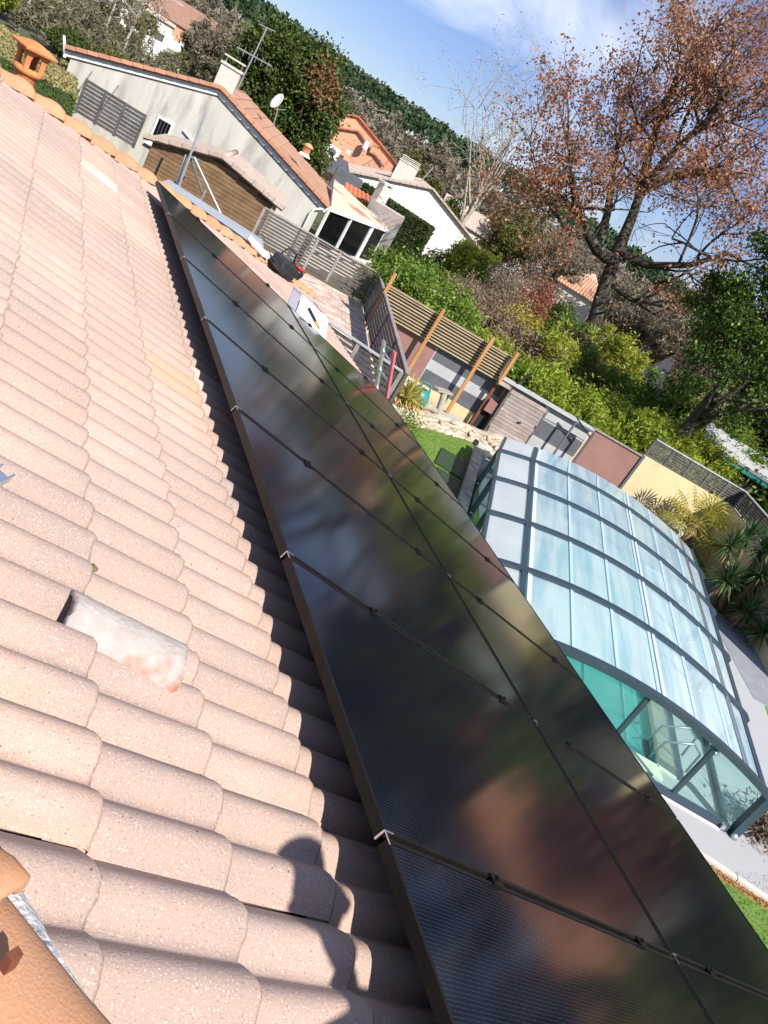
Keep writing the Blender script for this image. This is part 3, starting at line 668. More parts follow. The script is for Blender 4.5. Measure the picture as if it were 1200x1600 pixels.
# darker stone strip beyond the terrace
M_darkstone = mat('dark_flags', (0.20, 0.21, 0.25), (0.27, 0.28, 0.31), 3, 0.9, 0.4, 30)
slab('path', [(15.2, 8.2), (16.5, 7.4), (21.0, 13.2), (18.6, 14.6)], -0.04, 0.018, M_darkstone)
# edging between gravel and lawn near the camera
ke = thing('kerb', 'pale concrete garden edging between grey gravel and lawn', 'kerb', (10.2, 3.9, 0)); 
p0, p1 = Vector((8.6, 5.06, 0)), Vector((11.6, 2.86, 0)); dd = (p1 - p0).normalized()
for k in range(4): MB().bar(p0 + dd * (0.9 * k), p0 + dd * (0.9 * k + 0.885), 0.10, 0.10).build('edging_stone', M_conc, ke)
M_bark = mat('bark_chips', (0.30, 0.14, 0.05), (0.42, 0.22, 0.09), 30, 0.95, 0.8, 60)
nrm_ = Vector((dd.y, -dd.x, 0)); 
ch = MB()
for k in range(420):
    c = p0 + dd * random.uniform(0, 3.6) + nrm_ * random.uniform(0.07, 0.17); ch.box((c.x, c.y, 0.012 + random.uniform(0, .014)), (random.uniform(.02, .05), random.uniform(.012, .025), .012), random.uniform(0, 3))
tag(ch.build('bark_mulch', M_bark), 'strip of brown bark chips along the lawn edging', 'mulch', kind='stuff')
slab('mulch_bed', [xy(p0 + nrm_ * .05), xy(p0 + nrm_ * .19), xy(p1 + nrm_ * .19), xy(p1 + nrm_ * .05)][::-1], -0.02, 0.006, M_bark)
# pool basin and water
M_liner = mat('pool_liner', (0.30, 0.74, 0.66), (0.36, 0.80, 0.71), 3, 0.6)
M_water, n_, l_, b_w = newmat('pool_water')
b_w.inputs['Base Color'].default_value = (0.62, 0.95, 0.90, 1); b_w.inputs['Roughness'].default_value = 0.02; b_w.inputs['Transmission Weight'].default_value = 0.0; b_w.inputs['IOR'].default_value = 1.33
trn = n_.new('ShaderNodeBsdfTransparent'); trn.inputs[0].default_value = (0.50, 0.93, 0.86, 1); msn = n_.new('ShaderNodeMixShader'); msn.inputs[0].default_value = 0.7
b_w.inputs['Base Color'].default_value = (0.20, 0.90, 0.79, 1)
l_.new(trn.outputs[0], msn.inputs[1]); l_.new(b_w.outputs[0], msn.inputs[2]); l_.new(msn.outputs[0], n_['Material Output'].inputs[0])
wb = n_.new('ShaderNodeTexNoise'); wb.inputs['Scale'].default_value = 3.0; bpn = n_.new('ShaderNodeBump'); bpn.inputs['Strength'].default_value = 0.1; l_.new(wb.outputs[0], bpn.inputs['Height']); l_.new(bpn.outputs[0], b_w.inputs['Normal'])
pool = thing('swimming_pool', 'turquoise swimming pool under the arched glazed enclosure', 'pool', poolL[0])
bm_ = MB(); zz0, zz1 = -1.3, 0.0
v8 = [Vector((p.x, p.y, zz0)) for p in poolL] + [Vector((p.x, p.y, zz1)) for p in poolL]
bm_.add(v8, [(0, 1, 2, 3), (0, 4, 5, 1), (1, 5, 6, 2), (2, 6, 7, 3), (3, 7, 4, 0)]); bm_.build('basin', M_liner, pool)
MB().add([Vector((p.x, p.y, -0.08)) for p in poolL], [(0, 1, 2, 3)]).build('water', M_water, pool)
M_coping = mat('beige_coping', (0.62, 0.58, 0.45), (0.70, 0.66, 0.54), 6, 0.8, 0.2, 50)
cen = sum(poolL, Vector()) / 4
for i in range(4):
    a, b = poolL[i], poolL[(i + 1) % 4]; n_seg = max(2, int((b - a).length / 0.55)); od = ((a + b) / 2 - cen); e = (b - a).normalized(); od = (od - e * od.dot(e)).normalized()
    for j in range(n_seg):
        q0, q1 = a.lerp(b, j / n_seg) , a.lerp(b, (j + 0.985) / n_seg)
        MB().hexa([q0 - od * .04 + Vector((0, 0, .013)), q1 - od * .04 + Vector((0, 0, .013)), q1 + od * .28 + Vector((0, 0, .013)), q0 + od * .28 + Vector((0, 0, .013)), q0 - od * .04 + Vector((0, 0, .045)), q1 - od * .04 + Vector((0, 0, .045)), q1 + od * .28 + Vector((0, 0, .045)), q0 + od * .28 + Vector((0, 0, .045))]).build('coping_stone', M_coping, pool)
# ---- enclosure
M_encl = mat('slate_blue_aluminium', (0.045, 0.072, 0.098), (0.055, 0.085, 0.115), 3, 0.35, metal=0.25)
M_bar = mat('pale_blue_bar', (0.42, 0.57, 0.66), (0.48, 0.62, 0.70), 3, 0.3)
M_strip = mat('pale_strip', (0.60, 0.66, 0.70), None, rough=.35)
def poly_material(name, colr, opac, rough, tint):
    m, n, l, b = newmat(name); b.inputs['Base Color'].default_value = rgb(colr); b.inputs['Roughness'].default_value = rough; b.inputs['Specular IOR Level'].default_value = 0.7
    tcn = n.new('ShaderNodeTexCoord')
    no = n.new('ShaderNodeTexNoise'); no.inputs['Scale'].default_value = 1.3; no.inputs['Detail'].default_value = 5; l.new(tcn.outputs['Object'], no.inputs['Vector'])
    mr = n.new('ShaderNodeMapRange'); mr.inputs['From Min'].default_value = .3; mr.inputs['From Max'].default_value = .7; mr.inputs['To Min'].default_value = opac - .07; mr.inputs['To Max'].default_value = opac + .07; l.new(no.outputs[0], mr.inputs[0])
    tr = n.new('ShaderNodeBsdfTransparent'); tr.inputs[0].default_value = rgb(tint)
    if rough < .2 and opac > .5:      # lengthwise bluish reflections painted as streaks into the pane colour
        rt = n.new('ShaderNodeMapping'); rt.vector_type = 'POINT'; rt.inputs['Rotation'].default_value = (0, 0, R(-56)); l.new(tcn.outputs['Object'], rt.inputs[0])
        st = n.new('ShaderNodeMapping'); st.inputs['Scale'].default_value = (.22, 3.2, .6); l.new(rt.outputs[0], st.inputs[0])
        ns_ = n.new('ShaderNodeTexNoise'); ns_.inputs['Scale'].default_value = 1.5; ns_.inputs['Detail'].default_value = 5; l.new(st.outputs[0], ns_.inputs['Vector'])
        rp_ = n.new('ShaderNodeValToRGB'); rp_.color_ramp.elements[0].position = .38; rp_.color_ramp.elements[1].position = .58; rp_.color_ramp.elements[0].color = (colr[0] * .62, colr[1] * .74, colr[2] * .86, 1); rp_.color_ramp.elements[1].color = rgb(colr); l.new(ns_.outputs[0], rp_.inputs[0]); l.new(rp_.outputs[0], b.inputs['Base Color'])
    tl = n.new('ShaderNodeBsdfTranslucent'); tl.inputs[0].default_value = rgb(colr)
    a = n.new('ShaderNodeMixShader'); a.inputs[0].default_value = 0.30; l.new(b.outputs[0], a.inputs[1]); l.new(tl.outputs[0], a.inputs[2])
    ms = n.new('ShaderNodeMixShader'); l.new(mr.outputs[0], ms.inputs[0]); l.new(tr.outputs[0], ms.inputs[1]); l.new(a.outputs[0], ms.inputs[2]); l.new(ms.outputs[0], n['Material Output'].inputs[0]); return m
M_poly = poly_material('frosted_polycarbonate', (0.76, 0.88, 0.92), 0.78, 0.07, (0.78, 0.97, 0.99))
M_polyw = poly_material('white_polycarbonate', (0.82, 0.85, 0.90), 0.88, 0.35, (0.9, 0.95, 0.97))
M_clear = poly_material('clear_glazing', (0.35, 0.55, 0.56), 0.10, 0.03, (0.80, 0.96, 0.94))
enc = thing('pool_enclosure', 'low arched telescopic pool enclosure with blue-grey ribs and frosted panes', 'pool enclosure', RIBS[0][0])
SS = np.linspace(0, 1, 25)
zup = Vector((0, 0, 1))
for i in range(5):
    pts = [rib_pt(i, s) for s in SS[:-1]] + [rib_pt(i, 1.025)]
    mb = MB(); pre = [Vector((pts[0].x, pts[0].y, 0.02))] ; post = [Vector((pts[-1].x, pts[-1].y, 0.02))]
    full = pts
    ax = AX
    def ring(p, nrm, w_=0.075, h=0.055): return [p - ax * w_ - nrm * h * .6, p + ax * w_ - nrm * h * .6, p + ax * w_ + nrm * h, p - ax * w_ + nrm * h]
    base = 0
    for j, p in enumerate(full):
        d = (full[min(j + 1, len(full) - 1)] - full[max(j - 1, 0)]).normalized(); nrm = d.cross(ax); nrm = nrm if nrm.z > 0 else -nrm
        mb.v += [tuple(q) for q in ring(p, nrm.normalized())]
    for j in range(len(full) - 1):
        for c in range(4): a = j * 4 + c; b = j * 4 + (c + 1) % 4; mb.f.append((a, b, b + 4, a + 4)); mb.m.append(0)
    mb.f.append((3, 2, 1, 0)); n4 = (len(full) - 1) * 4; mb.f.append((n4, n4 + 1, n4 + 2, n4 + 3)); mb.m += [0, 0]
    mb.build('roof_rib', M_encl, enc)
    for p in (pts[0], pts[-1]):
        MB().bar(Vector((p.x, p.y, 0.03)), p + zup * .02, 0.11, 0.15, up=ax).build('side_post', M_encl, enc)
        ft = MB(); ft.tube([Vector((p.x, p.y, 0.05)) - ax * .1, Vector((p.x, p.y, 0.05)) + ax * .1], 0.05, 8); ft.build('wheel', M_alu if i else M_steel, enc, True)
# panes between neighbouring ribs
cuts = [0.0, 0.14, 0.30, 0.44, 0.58, 0.72, 0.86, 1.0]
for i in range(5):
    j = i + 1; lo = 0.0; 
    for c in range(len(cuts) - 1):
        s0, s1 = cuts[c] + .006, cuts[c + 1] - .006; mb = MB(); nn = 6
        for t in range(nn + 1):
            s = s0 + (s1 - s0) * t / nn
            a, b = rib_pt(i, s), rib_pt(j, s); mb.v += [tuple(a + AX * .05), tuple(b - AX * (.05 if j < 5 else 0))]
        for t in range(nn): mb.f.append((t * 2, t * 2 + 1, t * 2 + 3, t * 2 + 2)); mb.m.append(0)
        o = mb.build('pane', M_polyw if c == 0 else M_poly, enc, True)
        if c > 0:
            a, b = rib_pt(i, cuts[c]), rib_pt(j, cuts[c])
            MB().bar(a + AX * .06 + zup * .008, b - AX * .06 + zup * .008, 0.055 if c > 1 else 0.075, 0.012 if c > 1 else .035).build('glazing_bar', M_bar if c > 1 else M_encl, enc)
            if c == 1: MB().bar(a + AX * .06 + CX * .10 + zup * .03, b - AX * .06 + CX * .10 + zup * .03, 0.075, 0.014).build('cover_strip', M_strip, enc)
            if c == 4: MB().bar(a + AX * .06 + CX * .08 + zup * .012, b - AX * .06 + CX * .08 + zup * .012, 0.05, 0.008).build('cover_strip', M_strip, enc)
            if c == 6: MB().bar(a + AX * .06 + CX * .3 - zup * .06, b - AX * .06 + CX * .3 - zup * .06, 0.05, 0.03).build('handrail', M_alu, enc)
    for s, nm in ((0.0, 'L'), (1.0, 'R')):
        a, b = rib_pt(i, s), rib_pt(j, s)
        MB().add([Vector((a.x, a.y, .08)), Vector((b.x, b.y, .08)), b, a], [(0, 1, 2, 3)]).build('side_pane', M_clear, enc)
        MB().bar(Vector((a.x, a.y, .05)), Vector((b.x, b.y, .05)), 0.06, 0.07).build('base_rail', M_encl, enc)
        MB().bar(a, b, 0.07, 0.06).build('eave_rail', M_encl, enc)
# near end wall: mullions and clear panes
def end_wall(i, cutsE):
    a0 = RIBS[i]
    for c in range(len(cutsE) - 1):
        s0, s1 = cutsE[c], cutsE[c + 1]; mb = MB(); nn = 8
        for t in range(nn + 1):
            s = s0 + (s1 - s0) * t / nn; p = rib_pt(i, s); mb.v += [(p.x, p.y, .09), (p.x, p.y, p.z - .03)]
        for t in range(nn): mb.f.append((t * 2, t * 2 + 2, t * 2 + 3, t * 2 + 1)); mb.m.append(0)
        mb.build('end_pane', M_clear, enc)
        if c: p = rib_pt(i, s0); MB().bar(Vector((p.x, p.y, .06)), p, 0.06, 0.06, up=AX).build('mullion', M_encl, enc)
    a, b = rib_pt(i, 0), rib_pt(i, 1); MB().bar(Vector((a.x, a.y, .07)), Vector((b.x, b.y, .07)), 0.07, 0.13, mi=0).build('base_rail', M_encl, enc)
    q = Vector((b.x, b.y, .03)); lw = MB(); lw.bar(q - CX * 1.15 - AX * .06 - zup * 0.0, q - CX * .1 - AX * .06, .02, .03); lw.build('seal_strip', M_white, enc)
    lk = MB(); lk.box(q - CX * .1 - AX * .06 + zup * .06, (.06, .05, .07), R(-28)); lk.build('lock', M_alu, enc)
end_wall(0, [0, .28, .55, .80, 1.0]); end_wall(5, [0, .25, .5, .75, 1.0])
# poolside stepladder and rails seen through the glass
pl_ = thing('pool_ladder', 'steel pool ladder with dark treads behind the near enclosure glass', 'ladder', poolL[1]); pb_ = poolL[1] + CX * .2 + AX * .3
for s_ in (0, .42): 
    q = pb_ + AX * s_; MB().tube([q + CX * .3 + zup * .04, q + CX * .28 + zup * .4, q + CX * .1 + zup * .5, q - CX * .25 + zup * .3, q - CX * .3 - zup * .5], .02, 8).build('rail', M_alu, pl_, True)
for k in range(3): q = pb_ - CX * .29 - zup * (.05 + .2 * k); MB().bar(q, q + AX * .42, .08, .025).build('tread', M_black_plastic, pl_)
# ------------------------------------------------------------------ garden wall at the back
WD = Vector((math.cos(R(-21.2)), math.sin(R(-21.2)), 0)); WN = Vector((WD.y, -WD.x, 0)); WB = Vector((9.11, 19.84, 0))
def W(t, z, off=0.0): p = WB + WD * t + WN * off; return Vector((p.x, p.y, z))
def wbox(mb, t0, t1, z0, z1, o0, o1, mi=0):
    return mb.hexa([W(t0, z0, o1), W(t1, z0, o1), W(t1, z0, o0), W(t0, z0, o0), W(t0, z1, o1), W(t1, z1, o1), W(t1, z1, o0), W(t0, z1, o0)], mi)
M_wall_yel = mat('wall_pale_yellow', (0.60, 0.50, 0.28), (0.66, 0.57, 0.35), 1.5, 0.95, 0.25, 30, c3=(0.50, 0.42, 0.25), c3scale=1.2, c3thr=(.5, .75))
M_rustp = mat('rust_brown_paint', (0.255, 0.135, 0.115), (0.305, 0.165, 0.14), 1.6, 0.9, 0.15, 30, c3=(0.22, 0.12, 0.10), c3scale=2.5)
M_slate = mat('slate_grey_paint', (0.085, 0.09, 0.105), (0.12, 0.125, 0.14), 2.5, 0.8)
M_lgrey = mat('light_grey_paint', (0.36, 0.375, 0.375), (0.45, 0.46, 0.455), 2.5, 0.85)
M_timber = mat('honey_timber', (0.40, 0.19, 0.065), (0.50, 0.26, 0.10), 3, 0.75, 0.3, 40, stretch=(1, 1, .15))
M_slatw = mat('pale_slat_timber', (0.33, 0.25, 0.15), (0.44, 0.34, 0.22), 4, 0.8, 0.2, 30, objrand=0.18)
M_grey_wood = mat('weathered_grey_wood', (0.22, 0.19, 0.18), (0.36, 0.33, 0.31), 6, 0.9, 0.5, 50, objrand=0.15)
M_dark_slat = mat('dark_grey_slat', (0.075, 0.066, 0.066), (0.13, 0.118, 0.118), 5, 0.85, 0.3, 40, objrand=0.15)
M_plank = mat('silvered_planks', (0.30, 0.24, 0.21), (0.42, 0.35, 0.32), 3, 0.9, 0.5, 30, objrand=0.2)
wall = thing('garden_wall', 'pale yellow garden wall with rust and grey striped painted fields, behind the pool', 'wall', W(6, 0))
wbox(MB(), 0.25, 12.45, -0.45, 1.50, -0.22, 0.0).build('wall_body', M_wall_yel, wall)
wbox(MB(), 8.9, 12.45, 1.50, 1.69, -0.22, 0.0).build('wall_top', M_wall_yel, wall)
def field(t0, t1, z0, z1, m, nm, off=0.006): return wbox(MB(), t0, t1, z0, z1, 0.001, off).build(nm, m, wall)
tag(field(0.3, 2.15, .32, 1.47, M_rustp, 'painted_field'), 'rust brown field left of the striped one')
for z0, z1, m in ((1.05, 1.46, M_slate), (.75, 1.05, M_lgrey), (.30, .75, M_slate)): field(2.152, 4.35, z0, z1, m, 'painted_stripe')
field(2.13, 2.16, .28, 1.42, M_lgrey, 'edge_strip', 0.012)
for k, (z0, z1, m) in enumerate(((1.2, 1.5, M_lgrey), (1.02, 1.2, M_slate), (.62, 1.02, M_slate), (.1, .62, M_lgrey))): field(5.6, 7.16, z0, z1, m, 'painted_stripe')
field(5.6, 7.16, 1.13, 1.17, M_lgrey, 'painted_stripe', .010)
tag(field(7.2, 8.86, .0, 1.62, M_rustp, 'painted_field'), 'rust brown field next to the pale yellow end')
wbox(MB(), 8.86, 8.94, 0, 1.68, 0.0, 0.06).build('pilaster', M_slate, wall)
wbox(MB(), 7.17, 8.92, 1.62, 1.66, -.05, .05).build('capping', M_grey_wood, wall)
wbox(MB(), 4.0, 7.17, 1.56, 1.63, -.12, .16).build('fascia', M_lgrey, wall)
# ragged top edge of the yellow plinth
pg = MB(); rr = random.Random(5)
for k in range(40):
    t0 = .3 + k * .1; pg.hexa([W(t0, .2, .03), W(t0 + .1, .2, .03), W(t0 + .1, .2, .002), W(t0, .2, .002)] + [W(t0, .31 + rr.uniform(0, .03), .03), W(t0 + .1, .31 + rr.uniform(0, .03), .03), W(t0 + .1, .31 + rr.uniform(0, .02), .002), W(t0, .31 + rr.uniform(0, .02), .002)])
pg.build('plinth_edge', M_wall_yel, wall)
wbox(MB(), .3, 4.3, -.45, .205, .002, .03).build('plinth', M_wall_yel, wall)
# trellis screen above the wall
tre = thing('slatted_screen', 'pale timber slatted screen with honey posts on the garden wall', 'screen', W(2, 1.5))
for k in range(9): wbox(MB(), .10, 4.02, 1.46 + .083 * k, 1.46 + .083 * k + .034, .08, .17).build('slat', M_slatw, tre)
for t in (.9, 2.4, 3.6): wbox(MB(), t, t + .05, 1.44, 2.17, .04, .078).build('batten', M_slatw, tre)
wbox(MB(), .10, 4.02, 1.46, 1.47 + .7, .03, .038).build('backing_mesh', mat('brown_windbreak', (0.22, 0.15, 0.08), (0.28, 0.20, 0.11), 9, 0.9), tre)
wbox(MB(), .06, 4.06, 2.185, 2.21, .02, .20).build('top_rail', M_slatw, tre)
for t, z1, z0 in ((.14, 2.58, .6), (1.71, 2.42, 0), (3.24, 2.42, 0), (4.03, 2.42, 1.42)): wbox(MB(), t - .045, t + .045, z0 - .02, z1, .30, .40).build('post', M_timber, tre)
# plank shed front standing before the wall
shd = thing('plank_shed', 'weathered plank garden shed front between the two striped wall fields', 'shed', W(5, 0, .5))
for k in range(13): wbox(MB(), 4.45 + random.uniform(-.02, .02), 5.56 + random.uniform(-.02, .02), .03 + k * .105, .03 + k * .105 + .096, .42 + random.uniform(-.006, .006), .47).build('plank', M_plank, shd)
wbox(MB(), 4.42, 5.58, 1.40, 1.50, .36, .48).build('fascia', M_plank, shd)
wbox(MB(), 4.50, 5.54, 0, 1.39, .06, .40).build('dark_core', M_dark, shd)
wbox(MB(), 4.38, 4.44, 0, 1.52, .05, .47).build('corner_post', M_dark_slat, shd)
wbox(MB(), 5.57, 5.63, 0, 1.52, .05, .47).build('corner_post', M_dark_slat, shd)
MB().tube([W(5.05, .80, .48), W(5.1, .84, .52), W(5.15, .82, .48)], .02, 6).build('door_handle', M_black_plastic, shd)
nk = thing('log_store', 'dark open lean-to with rust box beside the plank shed', 'shelter', W(4.2, 0, .3))
wbox(MB(), 3.98, 4.06, 0, 1.5, .20, .28).build('upright', M_rust, nk); wbox(MB(), 4.0, 4.37, 1.46, 1.52, .04, .46).build('roof_board', M_plank, nk); wbox(MB(), 4.08, 4.36, .62, .96, .1, .38).build('box', M_rustp, nk); wbox(MB(), 4.08, 4.36, 0, .5, .05, .20).build('dark_back', M_dark, nk)
MB().tube([W(4.5, 1.55, .1), W(4.9, 2.0, -.5)], .035, 6).build('flue', M_black_plastic, nk)
# metal pergola bars before the right striped field
fr2 = thing('metal_frame', 'thin dark metal frame standing in front of the right striped wall field', 'frame', W(6.4, 0, .4))
for t in (6.45, 7.08): wbox(MB(), t, t + .05, 0, 1.58, .40, .45).build('upright', M_slate, fr2)
MB().bar(W(6.45, 1.60, .42), W(7.1, 1.60, .42), .05, .05).build('top_bar', M_slate, fr2)
MB().bar(W(6.42, 1.72, .44), W(7.1, 1.42, .42), .04, .04).build('brace', M_black_plastic, fr2)
# slatted panels on the yellow wall and on the return wall
def slat_fence(name, label, p0, p1, z0, z1, n_slats, posts, m_slat, m_post, cap=True, group=None, th=.025, frac=.62, capm=None):
    f_ = thing(name, label, 'fence', (p0 + p1) / 2 + Vector((0, 0, z0)), group)
    d = (p1 - p0); L = d.length; d.normalize(); n_ = Vector((d.y, -d.x, 0)); sp = (z1 - z0) / n_slats; rr = random.Random(len(label))
    for k in range(n_slats):
        z = z0 + sp * k + sp * .2
        for j in range(len(posts) - 1):
            a, b = p0 + d * (L * posts[j]) , p0 + d * (L * posts[j + 1]); w_ = .03
            MB().bar(a + d * w_ + Vector((0, 0, z + sp * frac / 2)) , b - d * w_ + Vector((0, 0, z + sp * frac / 2 + rr.uniform(-.004, .004))), th, sp * frac).build('slat', m_slat, f_)
    for t in posts: c = p0 + d * (L * t); MB().bar(c + Vector((0, 0, z0 - .02)), c + Vector((0, 0, z1 + .01)), .06, .075, up=tuple(d)).build('post', m_post, f_)
    if cap: MB().bar(p0 + Vector((0, 0, z1 + .025)), p1 + Vector((0, 0, z1 + .025)), .09, .03).build('cap_rail', capm or m_post, f_)
    return f_
slat_fence('slatted_fence', 'dark slatted panel fence with pale cap on the sunny yellow wall', W(8.95, 0, -.08), W(12.28, 0, -.08), 1.695, 2.22, 7, [0, .2, .4, .6, .8, 1], M_dark_slat, M_dark_slat, capm=M_lgrey)
RT = W(12.28, 0, -.10); RD = Vector((-.80, -.60, 0)).normalized()
RT2 = RT + Vector((-.47, -.88, 0)) * 7.5
rw = thing('return_wall', 'shaded ochre return wall at the right end of the garden', 'wall', (RT + RT2) / 2)
dd_ = (RT2 - RT).normalized(); nn_ = Vector((-dd_.y, dd_.x, 0))
MB().hexa([RT + nn_ * -.22 + Vector((0, 0, -.4)), RT + Vector((0, 0, -.4)), RT2 + Vector((0, 0, -.4)), RT2 + nn_ * -.22 + Vector((0, 0, -.4)), RT + nn_ * -.22 + Vector((0, 0, 1.69)), RT + Vector((0, 0, 1.69)), RT2 + Vector((0, 0, 1.69)), RT2 + nn_ * -.22 + Vector((0, 0, 1.69))][::-1]).build('wall_body', M_wall_yel, rw)
slat_fence('slatted_fence', 'dark slatted panel fence on the shaded return wall', RT + nn_ * -.1 + dd_ * .12, RT2 + nn_ * -.1, 1.695, 2.22, 7, [0, .12, .25, .37, .5, .62, .75, .87, 1], M_dark_slat, M_dark_slat, capm=M_lgrey)
# ---- raised brick terrace
TZ = 1.0
tc_far_r, tc_far_l, tc_near_r, tc_near_l = Vector((9.9, 22.1, 0)), Vector((6.4, 23.25, 0)), Vector((7.15, 12.75, 0)), Vector((5.15, 14.5, 0))
ter = thing('raised_terrace', 'raised terrace paved in worn pinkish bricks beside the house', 'terrace', (tc_far_r + tc_near_l) / 2)
M_brickp = mat('pinkish_paver', (0.46, 0.29, 0.23), (0.62, 0.53, 0.47), 2.2, 0.95, 0.3, 20, island=0.30, detail=6)
M_joint = mat('paver_joint', (0.62, 0.56, 0.50), (0.70, 0.65, 0.60), 4, 0.95)
pb2 = MB(); q = [tc_near_l + Vector((-.6, .2, 0)), tc_near_r, tc_far_r, tc_far_l + Vector((-.6, 0, 0))]
pb2.prism([xy(v) for v in q], -.5, TZ - .02, 0); pb2.build('terrace_body', M_render_cream, ter)
MB().prism([xy(v) for v in q], TZ - .019, TZ - .008).build('bedding', M_joint, ter)
br = MB(); ed = (tc_far_r - tc_far_l).normalized(); en = Vector((ed.y, -ed.x, 0)); O_ = tc_far_l + Vector((-.4, 0, 0))
def inside(p, poly):
    c = False; n = len(poly)
    for i in range(n):
        a, b = poly[i], poly[(i + 1) % n]
        if ((a.y > p.y) != (b.y > p.y)) and (p.x < (b.x - a.x) * (p.y - a.y) / (b.y - a.y) + a.x): c = not c
    return c
for i in range(100):
    for j in range(34):
        c = O_ + en * (.06 + i * .115) + ed * (j * .235 + (.117 if i % 2 else 0))
        if inside(c, q) and inside(c + ed * .11, q) and inside(c - ed * .11, q):
            br.box((c.x, c.y, TZ - .002 + random.uniform(-.004, .004)), (.222, .104, .02), math.atan2(ed.y, ed.x))
tag(br.build('brick_paving', M_brickp, ter), kind='stuff')
M_fence_g = mat('grey_brown_slat', (0.075, 0.065, 0.062), (0.13, 0.115, 0.108), 6, 0.9, 0.4, 50, objrand=0.15)
slat_fence('slatted_fence', 'grey slatted fence along the far side of the brick terrace', tc_far_l, tc_far_r, TZ + .05, TZ + .98, 10, [0, .46, .66, 1.0], M_fence_g, M_grey_wood, frac=.70)
slat_fence('slatted_fence', 'grey slatted fence along the right side of the brick terrace', tc_far_r + Vector((-.03, -.12, 0)), tc_near_r, TZ + .05, TZ + .98, 9, [0, .25, .5, .75, 1.0], M_fence_g, M_fence_g, frac=.70, capm=M_grey_wood)
slat_fence('slatted_fence', 'grey slatted fence with pale rail on the near side of the brick terrace', tc_near_l, tc_near_r + Vector((-.08, .04, 0)), TZ + .05, TZ + .95, 9, [0, .62, 1.0], M_fence_g, M_grey_wood, frac=.6, capm=M_lgrey)
slm = thing('solar_lamp', 'small blue solar cell lamp on the near terrace fence rail', 'lamp', (6.7, 13.1, 2.0)); MB().box((6.72, 13.18, 2.13), (.22, .17, .02), .3, M=Matrix.Rotation(R(-55), 3, 'X') @ Matrix.Rotation(.2, 3, 'Z')).build('cell', M_slate, slm); MB().box((6.72, 13.2, 2.06), (.05, .04, .14)).build('bracket', M_lgrey, slm)
# ladder against the eave
lad = thing('ladder', 'aluminium ladder with one red stile leaning on the far eave', 'ladder', (6.1, 9.55, 0))
M_pink = mat('faded_red_stile', (0.50, 0.10, 0.13), (0.58, 0.16, 0.18), 9, 0.5)
tl_, bl_ = Vector((4.93, 9.80, 3.02)), Vector((6.12, 9.80, 0.0)); dl = Vector((0, -.42, 0))
MB().bar(tl_, bl_, .028, .085, up=(0, 1, 0)).build('stile', M_alu, lad); tag(MB().bar(tl_ + dl + Vector((0, 0, .02)), bl_ + dl, .03, .085, up=(0, 1, 0)).build('stile', M_pink, lad), 'faded red ladder stile')
for k in range(11): c = tl_.lerp(bl_, .045 + k * .085); MB().tube([c, c + dl], .015, 8).build('rung', M_alu, lad)
# grey flat roof left of the terrace
M_zinc = mat('grey_membrane', (0.30, 0.33, 0.37), (0.38, 0.41, 0.45), 1.3, 0.6, 0.1, 10)
gr = thing('flat_roof_store', 'low store with flat grey sheet roof just beyond the hip tiles', 'shed', (4.2, 18.5, 0))
P1, P2, P3, P4 = Vector((3.55, 21.9, 0)), Vector((5.85, 20.25, 0)), Vector((5.2, 16.2, 0)), Vector((2.0, 17.2, 0))
MB().prism([xy(v) for v in (P4, P3, P2, P1)], 1.62, 1.70).build('roof_sheet', M_zinc, gr)
MB().prism([xy(v * .97 + Vector((.12, .56, 0))) for v in (P4, P3, P2, P1)], -.4, 1.61).build('wall', M_render_cream, gr)
MB().tube([Vector((3.9, 20.3, 1.72)), Vector((4.9, 19.2, 1.74)), Vector((5.45, 18.6, 1.72))], .02, 5).build('cable', M_black_plastic, gr)
# garden corner: stones, path, watering can, logs
M_stone = mat('dry_stone', (0.42, 0.35, 0.26), (0.56, 0.48, 0.38), 5, 0.95, 0.6, 25, objrand=0.22)
M_stone_or = mat('sandstone_orange', (0.55, 0.29, 0.14), (0.62, 0.36, 0.20), 5, 0.95, 0.5, 25)
def rock_mesh(seed, sx, sy, sz):
    rr = random.Random(seed); bm = bmesh.new(); bmesh.ops.create_cube(bm, size=1); bmesh.ops.bevel(bm, geom=bm.edges[:], offset=.14, segments=1, affect='EDGES')
    for v in bm.verts: v.co = Vector((v.co.x * sx, v.co.y * sy, v.co.z * sz)) * (1 + rr.uniform(-.14, .14))
    me = bpy.data.meshes.new('stone'); bm.to_mesh(me); bm.free(); me.materials.append(M_stone); return me
rocks = [rock_mesh(s, .30, .20, .09) for s in range(6)]
sw = thing('stone_wall', 'low curved dry stone edging wall between lawn and gravel path', 'stone wall', (10.9, 16.6, 0))
arc = [(8.9, 15.75), (9.6, 16.1), (10.4, 16.45), (11.1, 16.7), (11.8, 16.82), (12.4, 16.85), (13.1, 17.1)]
def along(arc_, n_):
    v = [Vector((x, y, 0)) for x, y in arc_]; ln = [0]
    for a, b in zip(v, v[1:]): ln.append(ln[-1] + (b - a).length)
    for k in range(n_):
        s = ln[-1] * k / (n_ - 1)
        for i in range(len(v) - 1):
            if s <= ln[i + 1] + 1e-6: t = (s - ln[i]) / (ln[i + 1] - ln[i]); yield v[i].lerp(v[i + 1], t), (v[i + 1] - v[i]).normalized(); break
for lay in range(4):
    for p, d in along(arc, 17):
        o = link('stone', rocks[random.randrange(6)]); o.parent = sw; rr = random
        o.location = p + d * (.12 * (lay % 2)) + Vector((rr.uniform(-.04, .04), rr.uniform(-.04, .04) + .035 * lay, .045 + lay * .088)) - sw.location; o.rotation_euler = (rr.uniform(-.08, .08), rr.uniform(-.08, .08), math.atan2(d.y, d.x) + rr.uniform(-.12, .12)); o.scale = (rr.uniform(.8, 1.25), rr.uniform(.8, 1.2), rr.uniform(.85, 1.1))
